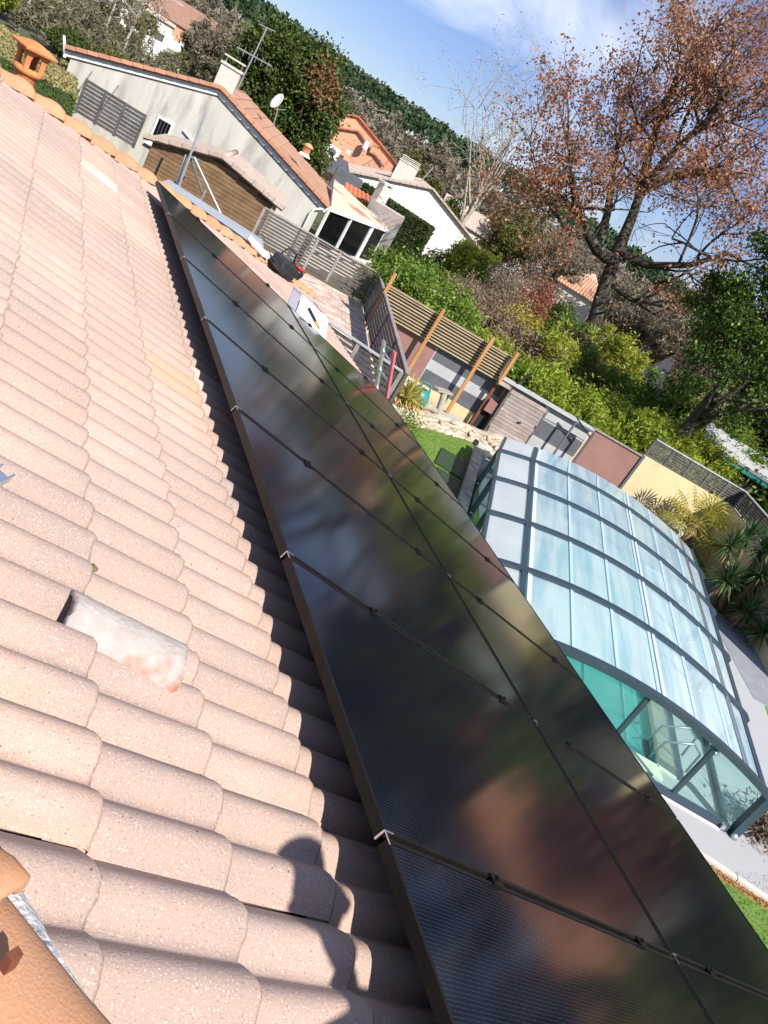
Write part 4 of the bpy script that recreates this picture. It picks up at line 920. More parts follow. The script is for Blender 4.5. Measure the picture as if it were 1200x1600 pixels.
rb = thing('stone_pile', 'loose heap of pale and orange stones beside the pool enclosure corner', 'stone pile', (12.5, 16.3, 0))
for k in range(46):
    o = link('stone', rocks[random.randrange(6)]); o.parent = rb; t = random.random()
    o.location = Vector((11.85 + 1.5 * t + random.uniform(-.1, .3), 15.95 + 1.25 * t + random.uniform(-.3, .3), .05 + random.choice((0, .08, .15)))) - rb.location; o.rotation_euler = (random.uniform(-.2, .2), random.uniform(-.2, .2), random.uniform(0, 3)); o.scale = (random.uniform(.7, 1.2),) * 3
sb = MB(); bs = link('sandstone_boulder', rock_mesh(77, .95, .55, .34)); bs.data.materials[0] = M_stone_or; bs.location = (9.55, 16.45, .28); bs.rotation_euler = (.1, .1, .35); tag(bs, 'flat orange sandstone slab below the teal watering can', 'stone')
slab('gravel_path', [(9.3, 16.5), (10.6, 16.6), (12.0, 17.0), (13.0, 17.3), (12.5, 18.35), (10.4, 19.0)][::1], -.02, .02, M_gravel)
M_teal = mat('teal_plastic', (0.02, 0.20, 0.19), (0.03, 0.25, 0.23), 6, 0.4)
wc = thing('watering_can', 'round teal plastic watering can on the stone edging', 'watering can', (10.0, 16.75, .35))
MB().lathe([(0, 0), (.20, 0), (.26, .06), (.28, .18), (.25, .32), (.17, .42), (.10, .44), (.10, .40)], (10.0, 16.75, .38), 20).build('body', M_teal, wc, True)
MB().tube([(9.88, 16.75, .80), (9.95, 16.75, .98), (10.15, 16.75, .96), (10.25, 16.75, .66)], .022, 7).build('handle', M_teal, wc, True); MB().tube([(9.78, 16.7, .50), (9.6, 16.68, .72), (9.5, 16.66, .86)], [.04, .028, .05], 8).build('spout', M_teal, wc, True)
wd = thing('driftwood', 'weathered wooden stump with a flat board on top beside the path', 'driftwood', (10.7, 16.9, .3)); M_drift = mat('driftwood_grey', (0.30, 0.25, 0.20), (0.42, 0.37, 0.31), 8, 0.9, 0.6, 30)
MB().tube([(10.85, 16.75, .05), (10.82, 16.85, .35), (10.78, 16.95, .7), (10.75, 17.0, .85)], [.14, .10, .085, .09], 9).build('stump', M_drift, wd, True); MB().box((10.68, 17.0, .90), (.62, .22, .05), .35).build('board', M_drift, wd); MB().tube([(10.2, 16.7, .38), (10.45, 16.75, .46), (10.75, 16.8, .36)], [.09, .11, .07], 8).build('root', M_drift, wd, True)
# sleepers retaining the pool terrace on the lawn side
sl = thing('sleeper_edging', 'row of weathered grey timber sleepers along the lawn side of the pool enclosure', 'sleepers', (10.4, 13.8, 0))
s0, s1 = Vector((8.0, 10.05, 0)), Vector((11.75, 15.95, 0)); sdv = (s1 - s0).normalized(); snv = Vector((-sdv.y, sdv.x, 0))
for k in range(6):
    for lay in range(2):
        a = s0 + sdv * (1.18 * k); MB().bar(a + snv * (.04 * lay - .12) + zup * (.06 + .13 * lay), a + sdv * 1.165 + snv * (.04 * lay - .12) + zup * (.06 + .13 * lay), .24, .125).build('sleeper', M_grey_wood, sl)
MB().bar(s1 + sdv * .05 - snv * .35 + zup * .16, s1 + sdv * .05 + snv * .0 + zup * .16, .3, .30).build('end_block', M_conc, sl)
bxx = thing('dark_lawn_patch', 'dark green flat rectangles on the lawn beside the sleepers', 'mat', (10.45, 14.65, 0)); M_dgreen = mat('dark_green_flat', (0.025, 0.05, 0.02), (0.035, 0.065, 0.03), 5, 0.6)
ang_ = math.atan2(sdv.y, sdv.x); 
MB().box((10.45, 14.62, .03), (1.35, .75, .03), ang_).build('mat', M_dgreen, bxx); MB().box((9.72, 13.25, .03), (1.3, .8, .03), ang_).build('mat', M_dgreen, bxx)  # thin dark green rectangles set flat on the lawn
# low bed right of the enclosure
slab('planting_bed', [(16.8, 9.2), (22.5, 13.5), (20.2, 15.6), (13.4, 18.1), (12.9, 17.6), (16.9, 13.9)], -.03, .009, M_earth)
bo = link('pale_boulder', rock_mesh(91, 1.1, .8, .75)); bo.data.materials[0] = M_coping; bo.location = (18.6, 15.2, .3); bo.rotation_euler = (.1, .05, .5); tag(bo, 'large pale boulder at the foot of the fan palm', 'boulder')

# ------------------------------------------------------------------ houses around
def rolls_roof(mb, e0, e1, r0, r1, pitch=.25, amp=.05, thick=.06, mi=0):
    """corrugated tiled slope between eave e0-e1 and ridge r0-r1"""
    n = max(4, int((e1 - e0).length / (pitch / 4))); base = len(mb.v); nrm = (e1 - e0).cross(r0 - e0).normalized(); nrm = nrm if nrm.z > 0 else -nrm
    for j in range(n + 1):
        t = j / n; a = e0.lerp(e1, t); b = r0.lerp(r1, t); z = amp * abs(math.sin(math.pi * j / 4)); mb.v += [tuple(a + nrm * z), tuple(b + nrm * z), tuple(a - nrm * thick)]
    for j in range(n): a = base + j * 3; mb.f += [(a, a + 3, a + 4, a + 1), (a + 2, a + 5, a + 3, a)]; mb.m += [mi, mi]
M_tileA = mat('brown_flat_tile', (0.40, 0.22, 0.14), (0.47, 0.27, 0.175), 2, 0.85, 0.2, 20, objrand=0.10)
M_wallA = mat('stained_cream_render', (0.44, 0.42, 0.375), (0.56, 0.54, 0.49), 1.1, 0.95, 0.3, 25, stretch=(1.5, 1.5, .35), c3=(0.33, 0.30, 0.26), c3thr=(.50, .72), c3scale=1.8)
M_glassd = mat('dark_window_glass', (0.006, 0.007, 0.008), None, rough=0.05, spec=.25)
M_tileold = mat('old_mottled_tile', (0.40, 0.30, 0.24), (0.55, 0.45, 0.38), 5, 0.95, 0.4, 25, island=.12)
M_tileor = mat('orange_roof_tile', (0.62, 0.28, 0.14), (0.70, 0.36, 0.20), 2, 0.9, 0.2, 10, island=.1)
def gable_house(name, label, E_right, E_left, peak, depth, dirv, base_z, m_wall, m_roof, tiles=None, over=.25, verge_m=None, fascia=True):
    """gable towards the camera: right eave, left eave, peak (world points on the gable plane), running back by depth along dirv"""
    h = thing(name, label, 'house', Vector(((E_right.x + E_left.x) / 2, (E_right.y + E_left.y) / 2, base_z)))
    bk = dirv * depth; wl = MB()
    gfront = [Vector((E_left.x, E_left.y, base_z)), Vector((E_right.x, E_right.y, base_z)), E_right, peak, E_left]
    gback = [p + bk for p in gfront]; n = 5
    wl.add(gfront + gback, [(0, 1, 2, 3, 4), (9, 8, 7, 6, 5), (1, 6, 7, 2), (5, 0, 4, 9)]); wl.build('wall', m_wall, h)
    up_ = Vector((0, 0, .09))
    for side, Ev in (('r', E_right), ('l', E_left)):
        sl_ = (Ev - peak).normalized(); e = Ev + sl_ * over + up_; p_ = peak + up_
        f0 = -dirv * .18
        mb = MB(); a, b, c, d = e + f0, e + bk - f0, p_ + bk - f0, p_ + f0; nn = (b - a).cross(d - a).normalized(); nn = nn if nn.z > 0 else -nn
        mb.hexa([a - nn * .07, b - nn * .07, c - nn * .07, d - nn * .07, a, b, c, d] if side == 'r' else [d - nn * .07, c - nn * .07, b - nn * .07, a - nn * .07, d, c, b, a])
        rf = mb.build('roof', m_roof, h)
        if tiles and side in tiles:
            n_c, n_r = tiles[side]; L = (a - d).length; dwn = (a - d).normalized(); alo = (b - a); wid = alo.length / n_c; alo = alo.normalized()
            tm = MB(); tw, tl = wid * .985, L / n_r * 1.08
            tm.hexa([Vector((-tl / 2, -tw / 2, -.012)), Vector((tl / 2, -tw / 2, .012)), Vector((tl / 2, tw / 2, .012)), Vector((-tl / 2, tw / 2, -.012)), Vector((-tl / 2, -tw / 2, .006)), Vector((tl / 2, -tw / 2, .040)), Vector((tl / 2, tw / 2, .040)), Vector((-tl / 2, tw / 2, .006))])
            tme = tm.mesh('tile', m_roof)
            for i in range(n_r):
                for j in range(n_c):
                    c0 = d + dwn * (L / n_r * (i + .5)) + alo * (wid * (j + .5)) + nn * (.034 + random.uniform(0, .006)); y_ = nn.cross(dwn)
                    o = bpy.data.objects.new('tile', tme); col.objects.link(o); o.parent = rf
                    o.matrix_local = Matrix(((dwn.x, y_.x, nn.x, c0.x), (dwn.y, y_.y, nn.y, c0.y), (dwn.z, y_.z, nn.z, c0.z), (0, 0, 0, 1)))
        # verge tiles along the gable
        if verge_m:
            L = (Ev - peak).length + over; nv = int(L / .38)
            for k in range(nv): 
                c0, c1 = p_ + f0 + sl_ * (L * k / nv), p_ + f0 + sl_ * (L * (k + .96) / nv); MB().bar(c0 + nn * .045, c1 + nn * .06, .20, .13, up=tuple(nn)).build('verge_tile', verge_m, h)
        if fascia: MB().bar(peak - dirv * .06 - Vector((0, 0, .06)), Ev + sl_ * over - dirv * .06 - Vector((0, 0, .06)), .04, .20).build('barge_board', M_white, h)
    rd = MB(); nr = int(depth / .4)
    for k in range(nr): rd.v and None
    rl = MB(); rl.tube([peak + up_ * .9 - dirv * .2, peak + up_ * .9 + bk + dirv * .2], .09, 8); rl.build('ridge', verge_m or m_roof, h, True)
    return h
GD = Vector((.956, -.292, 0)); GB = Vector((.292, .956, 0))
ER, EL_, PK = Vector((10.5, 31.2, 2.02)), Vector((1.0, 34.1, 2.15)), Vector((5.75, 32.65, 3.60))
hA = gable_house('neighbour_house', 'cream rendered house with brown tiled gable roof behind the terrace fence', ER, EL_, PK, 7.2, GB, -.55, M_wallA, M_tileA, tiles={'r': (11, 12)}, verge_m=mat('terracotta_verge', (0.46, 0.22, 0.13), (0.52, 0.27, 0.17), 3, .85, objrand=.12))
MB().bar(EL_ + Vector((-.2, -.07, -.22)), EL_ + Vector((-.3, 6.8, -.22)), .1, .1).build('gutter', M_white, hA)
def gpt(az, z):      # point on the gable plane of the cream house
    d = P(az, 1.0); t = (ER.x * GB.x + ER.y * GB.y) / (d.x * GB.x + d.y * GB.y); return Vector((d.x * t, d.y * t, z))
wv = gpt(7.75, 0); wnd = MB().box(wv + Vector((0, 0, 1.28)) - GB * .0, (.62, .10, 1.05), math.atan2(GD.y, GD.x)).build('window', M_white, hA)
MB().box(wv + Vector((0, 0, 1.30)) - GB * .045, (.46, .04, .85), math.atan2(GD.y, GD.x)).build('pane', M_glassd, wnd)
for k in (-.12, 0, .12): MB().bar(wv + GD * k - GB * .08 + Vector((0, 0, .88)), wv + GD * k - GB * .08 + Vector((0, 0, 1.72)), .015, .015).build('bar', M_slate, wnd)
MB().bar(wv + GD * -.38 - GB * .09 + Vector((0, 0, .74)), wv + GD * .38 - GB * .09 + Vector((0, 0, .74)), .12, .05).build('sill', M_white, wnd)
# chimney, dish, vent, pipes on the house
chn = MB(); cc = gpt(9.9, 0) + GB * 1.0; chn.box((cc.x, cc.y, 3.85), (.75, .5, 1.2), math.atan2(GD.y, GD.x)); chn.box((cc.x, cc.y, 4.48), (.85, .6, .08), math.atan2(GD.y, GD.x)); chm = chn.build('chimney', M_conc, hA)
chb = MB()
for sx in (-.3, .3): chb.bar((cc.x + sx, cc.y, 4.5), (cc.x + sx, cc.y, 4.72), .05, .05)
chb.box((cc.x, cc.y, 4.75), (.8, .55, .05), math.atan2(GD.y, GD.x)); chb.build('chimney_cap', M_conc, chm)
an = thing('aerial', 'thin television aerial on a tall mast beside the neighbour chimney', 'antenna', (cc.x + .45, cc.y, 4.2))
am0 = Vector((cc.x + .45, cc.y, 3.9)); MB().tube([am0, am0 + Vector((.1, 0, 2.35))], .028, 6).build('mast', M_steel, an)
MB().tube([am0 + Vector((-.55, .2, 1.25)), am0 + Vector((.75, -.25, 1.32))], .022, 5).build('boom', M_steel, an)
for k in range(6): c = am0 + Vector((-.5 + .22 * k, .18 - .08 * k, 1.27)); MB().tube([c + Vector((0, 0, -.16)), c + Vector((0, 0, .16))], .01, 4).build('element', M_steel, an)
MB().tube([am0 + Vector((-.2, .1, 2.3)), am0 + Vector((.4, -.1, 2.38))], .018, 5).build('boom', M_steel, an)
ds = thing('satellite_dish', 'white oval satellite dish on the brown roof of the cream house', 'satellite dish', E(13.3, -2.2, 36.5)); dc = E(13.35, -1.55, 36.3)
dm = MB(); dm.lathe([(0, 0), (.18, .015), (.34, .05), (.47, .11), (.46, .12), (.33, .065), (.18, .03), (0, .015)], (0, 0, 0), 24); o = dm.build('reflector', M_white, ds, True); o.matrix_local = Matrix.Translation(dc - ds.location) @ Matrix.Rotation(R(-62), 4, 'Z') @ Matrix.Rotation(R(70), 4, 'X') @ Matrix.Diagonal((.55, .72, .7, 1))
MB().tube([dc, dc + Vector((.15, .1, -.3)), dc + Vector((.3, .3, -.9))], .03, 6).build('mast', M_steel, ds); MB().tube([dc + Vector((0, -.05, -.3)), dc + Vector((.28, -.42, -.1))], .018, 5).build('arm', M_steel, ds)
rv = thing('roof_vent', 'small terracotta vent on the brown tiled slope', 'roof vent', E(16.2, -3.2, 34.5)); vcn = E(16.2, -3.15, 34.3); MB().lathe([(.16, -.2), (.16, .12), (.24, .16), (.1, .26), (0, .28)], vcn, 10).build('cowl', M_tileor, rv, True); MB().lathe([(.26, -.22), (.2, -.14), (.16, -.12)], vcn, 10).build('collar', M_white, rv, True)
dp = MB(); q0 = ER - GB * .1 + GD * .18; dp.tube([q0 + zup * -.05, q0 + zup * -.15 - GD * .1, q0 + zup * -.3 - GD * .35, q0 + zup * -.5 - GD * .42, q0 + zup * -2.4 - GD * .42], .05, 8); dp.build('downpipe', M_white, hA, True)
for a, b, m in ((gpt(9.0, 1.35), gpt(16.3, -.2), M_steel), (gpt(8.9, 1.78), gpt(15.3, .28), M_white)): MB().tube([a - GB * .07, b - GB * .07], .035, 5).build('pipe', m, hA)
for a, b in ((gpt(3.0, 1.95), gpt(2.6, .9)), (gpt(4.6, 2.0), gpt(4.2, 1.0))): MB().tube([a - GB * .08, b - GB * .08], .03, 5).build('cable_pipe', M_steel, hA)
# conservatory on its right flank
cons = thing('conservatory', 'white framed lean-to conservatory on the right flank of the cream house', 'conservatory', (11.8, 31, -.5))
C0, C1 = Vector((10.85, 31.2, 0)), Vector((14.9, 34.8, 0)); CD = (C1 - C0).normalized(); CB = Vector((-CD.y, CD.x, 0))
zt, zb = 2.0, .35
MB().bar(C0 + zup * zt, C1 + zup * zt, .16, .16).build('gutter_beam', M_white, cons); MB().bar(C0 + zup * zb, C1 + zup * zb, .14, .22).build('sill', M_white, cons)
MB().hexa([C0 + zup * -.6, C1 + zup * -.6, C1 + CB * .12 + zup * -.6, C0 + CB * .12 + zup * -.6, C0 + zup * zb, C1 + zup * zb, C1 + CB * .12 + zup * zb, C0 + CB * .12 + zup * zb]).build('plinth', M_render_cream, cons)
for t in (0, .36, .74, 1.0): c = C0.lerp(C1, t); MB().bar(c + zup * zb, c + zup * zt, .09 if t != .74 else .22, .09, up=tuple(CB)).build('upright', M_white, cons)
for t0, t1 in ((0, .36), (.36, .74), (.74, 1.0)):
    a, b = C0.lerp(C1, t0 + .02) + CB * .02, C0.lerp(C1, t1 - .02) + CB * .02; MB().add([a + zup * zb, b + zup * zb, b + zup * zt, a + zup * zt], [(0, 1, 2, 3)]).build('pane', M_glassd, cons)
C2, C3 = C1 + CB * 1.2, Vector((12.5, 37.2, 0))
M_consroof = mat('peach_roof_sheet', (0.62, 0.46, 0.34), (0.70, 0.56, 0.44), 1.5, .8, c3=(0.40, 0.22, 0.16), c3thr=(.5, .65), c3scale=1.2)
MB().hexa([C0 + zup * 2.05, C1 + zup * 2.05, C2 + zup * 2.22, C3 + zup * 2.55, C0 + zup * 2.12, C1 + zup * 2.12, C2 + zup * 2.29, C3 + zup * 2.62]).build('roof', M_consroof, cons)
MB().hexa([C1 + zup * -.6, C1 + CD * .05 + zup * -.6, C2 + CD * .05 + zup * -.6, C2 + zup * -.6, C1 + zup * 2.0, C1 + CD * .05 + zup * 2.0, C2 + CD * .05 + zup * 2.15, C2 + zup * 2.15]).build('side_glass', M_glassd, cons)
MB().bar(C1 + CD * .05 + zup * 2.08, C2 + CD * .05 + zup * 2.26, .12, .14).build('edge_trim', M_lgrey, cons)
# pale outhouse wall with orange roof strip and small chimney behind it
ow = thing('outhouse', 'pale rendered outhouse with small chimney right of the conservatory', 'outhouse', E(22.6, -6, 39)); M_oldconc = mat('weathered_render', (0.50, 0.46, 0.40), (0.62, 0.58, 0.52), 1.4, .95, .3, 15)
o0, o1 = P(21.3, 39.0), P(23.85, 37.4)
MB().hexa([o0 + zup * -.6, o1 + zup * -.6, o1 + Vector((.3, .8, -.6)), o0 + Vector((.3, .8, -.6)), o0 + zup * 2.75, o1 + zup * 2.85, o1 + Vector((.3, .8, 2.85)), o0 + Vector((.3, .8, 2.75))]).build('wall', M_oldconc, ow)
ch2 = MB().box(P(21.75, 39.2, 3.0), (.55, .45, 1.0), .3).build('chimney', M_oldconc, ow); MB().box(P(21.75, 39.2, 3.62), (.7, .55, .07), .3).build('cap', M_white, ch2)
for sx in (-.22, .22): MB().box(P(21.75, 39.2, 3.55) + Vector((sx, 0, 0)), (.08, .3, .14), .3).build('leg', M_white, ch2)
rr_ = MB(); rolls_roof(rr_, P(19.4, 41, 2.25), P(21.6, 40.2, 2.45), P(19.3, 43, 2.5), P(21.4, 42, 2.62)); rr_.build('roof', mat('red_orange_tile', (0.60, 0.16, 0.06), (0.68, 0.22, 0.09), 2, .8), ow)
# wooden shed with old tile gable in front of the cream house
SPK, SRE, SLE = E(11.7, -6.3, 27), E(15.9, -7.15, 26.6), E(7.5, -7.4, 27.6)
M_brownp = mat('brown_boarding', (0.17, 0.095, 0.045), (0.26, 0.16, 0.085), 3, .85, .3, 20, objrand=.18)
hS = gable_house('timber_shed', 'brown boarded shed with mottled old tile gable before the cream house', SRE, SLE, SPK, 3.2, GB, -.5, mat('brown_shed_wall', (0.12, 0.07, 0.035), None, rough=.9), M_tileold, over=.3, verge_m=M_tileold, fascia=False); hS['category'] = 'shed'
fd = (SRE - SLE); fd.z = 0; Lg = fd.length; fd.normalize()
for k in range(24):
    z = -.4 + k * .125
    zc = z + .11; t0, t1 = 0.02, Lg - .02
    if zc > SRE.z: f_ = (zc - SRE.z) / (SPK.z - SRE.z + 1e-6); t0, t1 = Lg * .5 * f_ + .05, Lg - Lg * .5 * f_ - .05
    if t1 - t0 < .2: continue
    base = Vector((SLE.x, SLE.y, 0)) - GB * .02; MB().bar(base + fd * t0 + zup * (z + .055), base + fd * t1 + zup * (z + .055), .025, .112).build('board', M_brownp, hS)
MB().bar(Vector((SRE.x, SRE.y, -.4)) - GB * .05, SRE - GB * .05, .14, .14, up=tuple(GB)).build('corner_post', M_slatw, hS)
# swing frame of steel tubes
sf = thing('swing_frame', 'steel tube swing frame standing in front of the brown shed', 'swing', P(10.5, 25.5, 0))
for a, b in ((E(9.7, -4.4, 25.5), E(9.95, -9.4, 25.0)), (E(9.6, -7.1, 25.5), E(9.8, -9.4, 25.2)), (E(10.1, -7.0, 25.5), E(13.0, -9.3, 24.8)), (E(9.8, -7.0, 25.6), E(11.6, -8.9, 26.3)), (E(10.0, -7.05, 25.5), E(10.6, -7.0, 26.4))): MB().tube([a, b], .035, 6).build('tube', M_steel, sf)
MB().bar(E(11.55, -8.4, 26), E(11.5, -9.3, 26), .05, .05).build('stay', M_steel, sf)
# slatted screen by the hedge
sA, sB = E(2.85, -6, 31.5), E(6.55, -6, 30.6); sA.z = sB.z = 0
slat_fence('slatted_fence', 'dark weathered slatted screen between hedge and cream house window', sA, sB, .75, 1.88, 9, [0, .33, .66, 1.0], M_dark_slat, M_dark_slat, frac=.8, cap=False)
MB().bar(E(2.6, -4.9, 31.6), E(2.75, -8.2, 31.6), .05, .05).build('tall_post', M_steel, bpy.data.objects.get('slatted_fence')) if False else None
# white gabled house
WPK, WRE, WLE = E(24.5, -1.2, 62), E(29.0, -2.75, 62.8), E(19.5, -2.9, 61.5)
M_whitewall = mat('white_render', (0.78, 0.78, 0.75), (0.84, 0.84, 0.81), 1.2, .9)
hW = gable_house('white_house', 'white gabled house with brown mottled tiles and twin chimneys', WRE, WLE, WPK, 9, GB, -1.2, M_whitewall, M_tileold, over=.35, verge_m=M_tileold, fascia=False)
for side in (0, 1):
    mb = MB(); e = WLE if side == 0 else WRE; sl_ = (e - WPK).normalized(); e = e + sl_ * .35
    rolls_roof(mb, e - GB * .2 + zup * .12, e + GB * 9.1 + zup * .12, WPK - GB * .2 + zup * .12, WPK + GB * 9.1 + zup * .12, .3, .06); tag(mb.build('tile_courses', M_tileold, hW), kind='stuff')
for az, dd2 in ((22.1, 63.5), (22.75, 65.5)):
    c = P(az, dd2); cb = MB(); cb.box((c.x, c.y, 3.6), (.8, .7, 1.9), -.3); cb.box((c.x, c.y, 4.6), (.9, .8, .1), -.3); co_ = cb.build('chimney', M_conc, hW)
    for k in range(3): MB().box((c.x, c.y, 4.72 + .11 * k), (.75, .65, .05), -.3).build('louvre', M_conc, co_)
MB().tube([P(23.5, 66, 3.5), P(23.9, 66, 5.3)], .05, 5).build('mast', M_steel, hW)
# porch with dark shutters left of the white house
po = thing('porch', 'dark shuttered porch with white trim left of the white house', 'porch', P(19.3, 58, -1)); c = P(19.35, 58.0); MB().box((c.x, c.y, .6), (1.9, 1.6, 3.2), -.3).build('wall', M_slate, po); MB().box(P(19.55, 57.2, 1.3), (1.5, .1, .1), -.3).build('trim', M_white, po)
for k in range(5): MB().box(P(19.35 + .1 * k, 57.15, .75), (.06, .06, .95), -.3).build('shutter_slat', M_white, po)
# peach house
M_peach = mat('peach_render', (0.66, 0.33, 0.20), (0.72, 0.38, 0.24), .8, .9); M_redtile = mat('red_verge_tile', (0.44, 0.13, 0.09), (0.50, 0.18, 0.12), 2, .85, objrand=.1)
hP = gable_house('peach_house', 'tall peach rendered house behind the conifer with red verge tiles', E(21.6, -1.0, 86), E(14.9, -1.0, 87), E(18.2, .15, 86.5), 9, GB, -2, M_peach, M_tileor, verge_m=M_redtile, fascia=False)
hP2 = gable_house('peach_annex', 'lower peach gabled annex with air conditioner in front of the peach house', E(20.9, -1.55, 81), E(16.2, -1.5, 82), E(18.6, -.6, 81.5), 4, GB, -2, M_peach, M_tileor, verge_m=M_redtile, fascia=False)
c = E(20.0, -.9, 81.2); MB().box((c.x, c.y, c.z), (.6, .6, .9), -.3).build('chimney', M_tileor, hP2); MB().tube([E(19.4, -.95, 80.6) - Vector((0, 0, .4)), E(19.4, -.95, 80.6) + Vector((0, 0, .3))], .28, 10).build('tank', M_white, hP2)
ac = thing('air_conditioner', 'white outdoor air conditioner unit with round fan grille on peach wall', 'air conditioner', E(17.7, -2.4, 80)); c = E(17.7, -2.4, 80.6); MB().box((c.x, c.y, c.z), (1.3, .5, 1.0), -.3).build('casing', M_white, ac); fc = MB(); fc.tube([c - GB * .27, c - GB * .30], .34, 18); fc.build('fan_grille', M_slate, ac, True)
for az, el in ((18.6, -1.9),): c = E(az, el, 80.7); MB().box((c.x, c.y, c.z), (.35, .2, .35), -.3).build('outlet', M_white, hP2)
MB().box(E(18.6, -3.0, 80.5), (2.2, .1, 1.6), -.3).build('solar_collector', M_slate, hP2)
# roofs further off
M_tileor2 = mat('faded_orange_tile', (0.44, 0.23, 0.14), (0.52, 0.30, 0.19), 2, 0.9, 0.2, 10)
def hip_bit(name, label, azc, el, dist, wid, dep, rise, m_r, m_w, rz=-.3, hgt=2.6):
    c = E(azc, el, dist); h = thing(name, label, 'house', (c.x, c.y, c.z - hgt)); ca, sa = math.cos(rz), math.sin(rz)
    def T(x, y, z): return Vector((c.x + ca * x - sa * y, c.y + sa * x + ca * y, c.z + z))
    mb = MB(); rolls_roof(mb, T(-wid / 2, -dep / 2, 0), T(wid / 2, -dep / 2, 0), T(-wid / 2 * .9, 0, rise), T(wid / 2 * .9, 0, rise), .3, .07); rolls_roof(mb, T(wid / 2, dep / 2, 0), T(-wid / 2, dep / 2, 0), T(wid / 2 * .9, 0, rise), T(-wid / 2 * .9, 0, rise), .3, .07); mb.build('roof', m_r, h)
    w_ = MB(); w_.box(T(0, 0, -hgt / 2 - .05), (wid - .6, dep - .6, hgt), rz); w_.build('wall', m_w, h)
    for sx in (-1, 1): MB().add([T(sx * (wid / 2 - .35), -dep / 2 + .3, -.06), T(sx * (wid / 2 - .35), dep / 2 - .3, -.06), T(sx * (wid / 2 - .35), 0, rise - .1)], [(0, 1, 2)]).build('gable', m_w, h)
    return h
h1 = hip_bit('far_house', 'small orange tiled roof with skylight left of the oak trunk', 36.5, -1.75, 80, 4.4, 6.0, 1.5, M_tileor2, M_render_cream, -.75)
MB().box(E(36.9, -1.45, 78.6), (.8, .5, .08), -.75, M=Matrix.Rotation(-.75, 3, 'Z') @ Matrix.Rotation(.4, 3, 'X')).build('skylight', M_slate, h1)
hip_bit('far_house', 'small orange roof half hidden right of the oak trunk', 39.2, -1.9, 82, 3.6, 5, 1.3, M_tileor2, M_render_cream, -.75)
hip_bit('far_house', 'long low brown roofed house to the right of the white house', 29.2, -1.9, 88, 13, 7, 1.6, M_tileold, M_oldconc, -.25, 2.2)
hip_bit('far_house', 'old pinkish tiled roof glimpsed beneath the bare tree', 33.2, -1.3, 110, 16, 8, 2.0, mat('old_pink_tile', (0.50, 0.32, 0.24), (0.60, 0.42, 0.32), 3, .9), M_oldconc, -.3, 2.2)
hip_bit('far_house', 'orange roofed house glimpsed through the evergreen tree on the right', 47.5, -3.4, 42, 6, 6, 1.3, M_tileor2, M_render_cream, -.5)
hip_bit('far_house', 'tan walled house with orange roof beyond the return wall', 68, -2.6, 36, 13, 8, 2.4, M_tileor, mat('tan_render', (0.56, 0.44, 0.32), (0.62, 0.50, 0.38), 1, .9), -.9, 3.0)
hip_bit('far_house', 'unseen low orange tiled roof added for panel reflections beside the tan house', 64.0, -3.2, 30, 6.5, 7, 2.2, M_tileor, M_render_cream, -1.0)  # unseen roof added to bring orange into the panel reflections
hip_bit('far_house', 'brick red house at the top left behind white garden walls', 6.4, -.75, 150, 12, 9, 3.2, mat('brown_red_tile', (0.25, 0.14, 0.10), (0.33, 0.19, 0.14), 2, .9), M_peach, -.4, 3.0)
hip_bit('far_house', 'beige bungalow at the top edge left of the brick red house', 4.2, -1.0, 150, 12, 9, 2.4, M_tileold, M_render_cream, -.2, 3.0)
# road, white garden walls, gate, lamp top left
M_asph = mat('asphalt', (0.11, 0.11, 0.115), (0.16, 0.16, 0.16), 1, .95, .3, 6); M_verge = mat('dry_verge_grass', (0.24, 0.23, 0.10), (0.17, 0.20, 0.07), .6, .95)
def strip(name, pts, w_, dz, m):
    mb = MB()
    for i, p in enumerate(pts):
        d = (pts[min(i + 1, len(pts) - 1)] - pts[max(i - 1, 0)]).normalized(); n = Vector((-d.y, d.x, 0))
        for s in (-.5, .5): q = p + n * (w_ * s); mb.v.append((q.x, q.y, gz(q.x, q.y) + dz))
    for i in range(len(pts) - 1): mb.f.append((i * 2, i * 2 + 2, i * 2 + 3, i * 2 + 1)[::-1]); mb.m.append(0)
    return tag(mb.build(name, m), kind='structure')
rp = [P(az, d_) for az, d_ in ((-6, 112), (-2, 112), (1, 112), (4, 115), (6, 121), (8, 130), (10, 142))]
rp2 = [rp[0].lerp(rp[1], .5)] ; rpts = [a.lerp(b, t) for a, b in zip(rp, rp[1:]) for t in (0, .33, .66)] + [rp[-1]]
strip('road', rpts, 9, .30, M_asph); strip('verge', [p * 1.055 for p in rpts], 4, .38, M_verge)
def pillar_wall(name, label, az0, d0, az1, d1, h, n, z_el=None):
    t = thing(name, label, 'wall', P((az0 + az1) / 2, (d0 + d1) / 2)); a, b = P(az0, d0), P(az1, d1); za = gz(a.x, a.y)
    for k in range(n):
        p, q = a.lerp(b, k / n), a.lerp(b, (k + 1) / n); z0 = za; MB().bar(p + zup * (z0 + h / 2), q + zup * (z0 + h / 2), .25, h).build('wall_bay', M_white, t); MB().box(p + zup * (z0 + h / 2 + .2), (.5, .5, h + .4), -.3).build('pillar', M_white, t)
    return t
pillar_wall('white_wall', 'long low white garden wall across the road', 3.6, 128, 8.2, 140, 1.7, 7)
pillar_wall('white_wall', 'white stepped garden wall with pillars this side of the road', 5.1, 101, 6.4, 105, 1.5, 5)
bn = thing('wheelie_bin', 'dark blue wheelie bin before the white wall across the road', 'bin', P(5.7, 130)); c = P(5.7, 130.5); MB().box((c.x, c.y, gz(c.x, c.y) + .9), (.9, .8, 1.3), -.3).build('body', M_slate, bn); MB().box((c.x, c.y, gz(c.x, c.y) + 1.62), (1.0, .9, .12), -.3).build('lid', M_slate, bn)
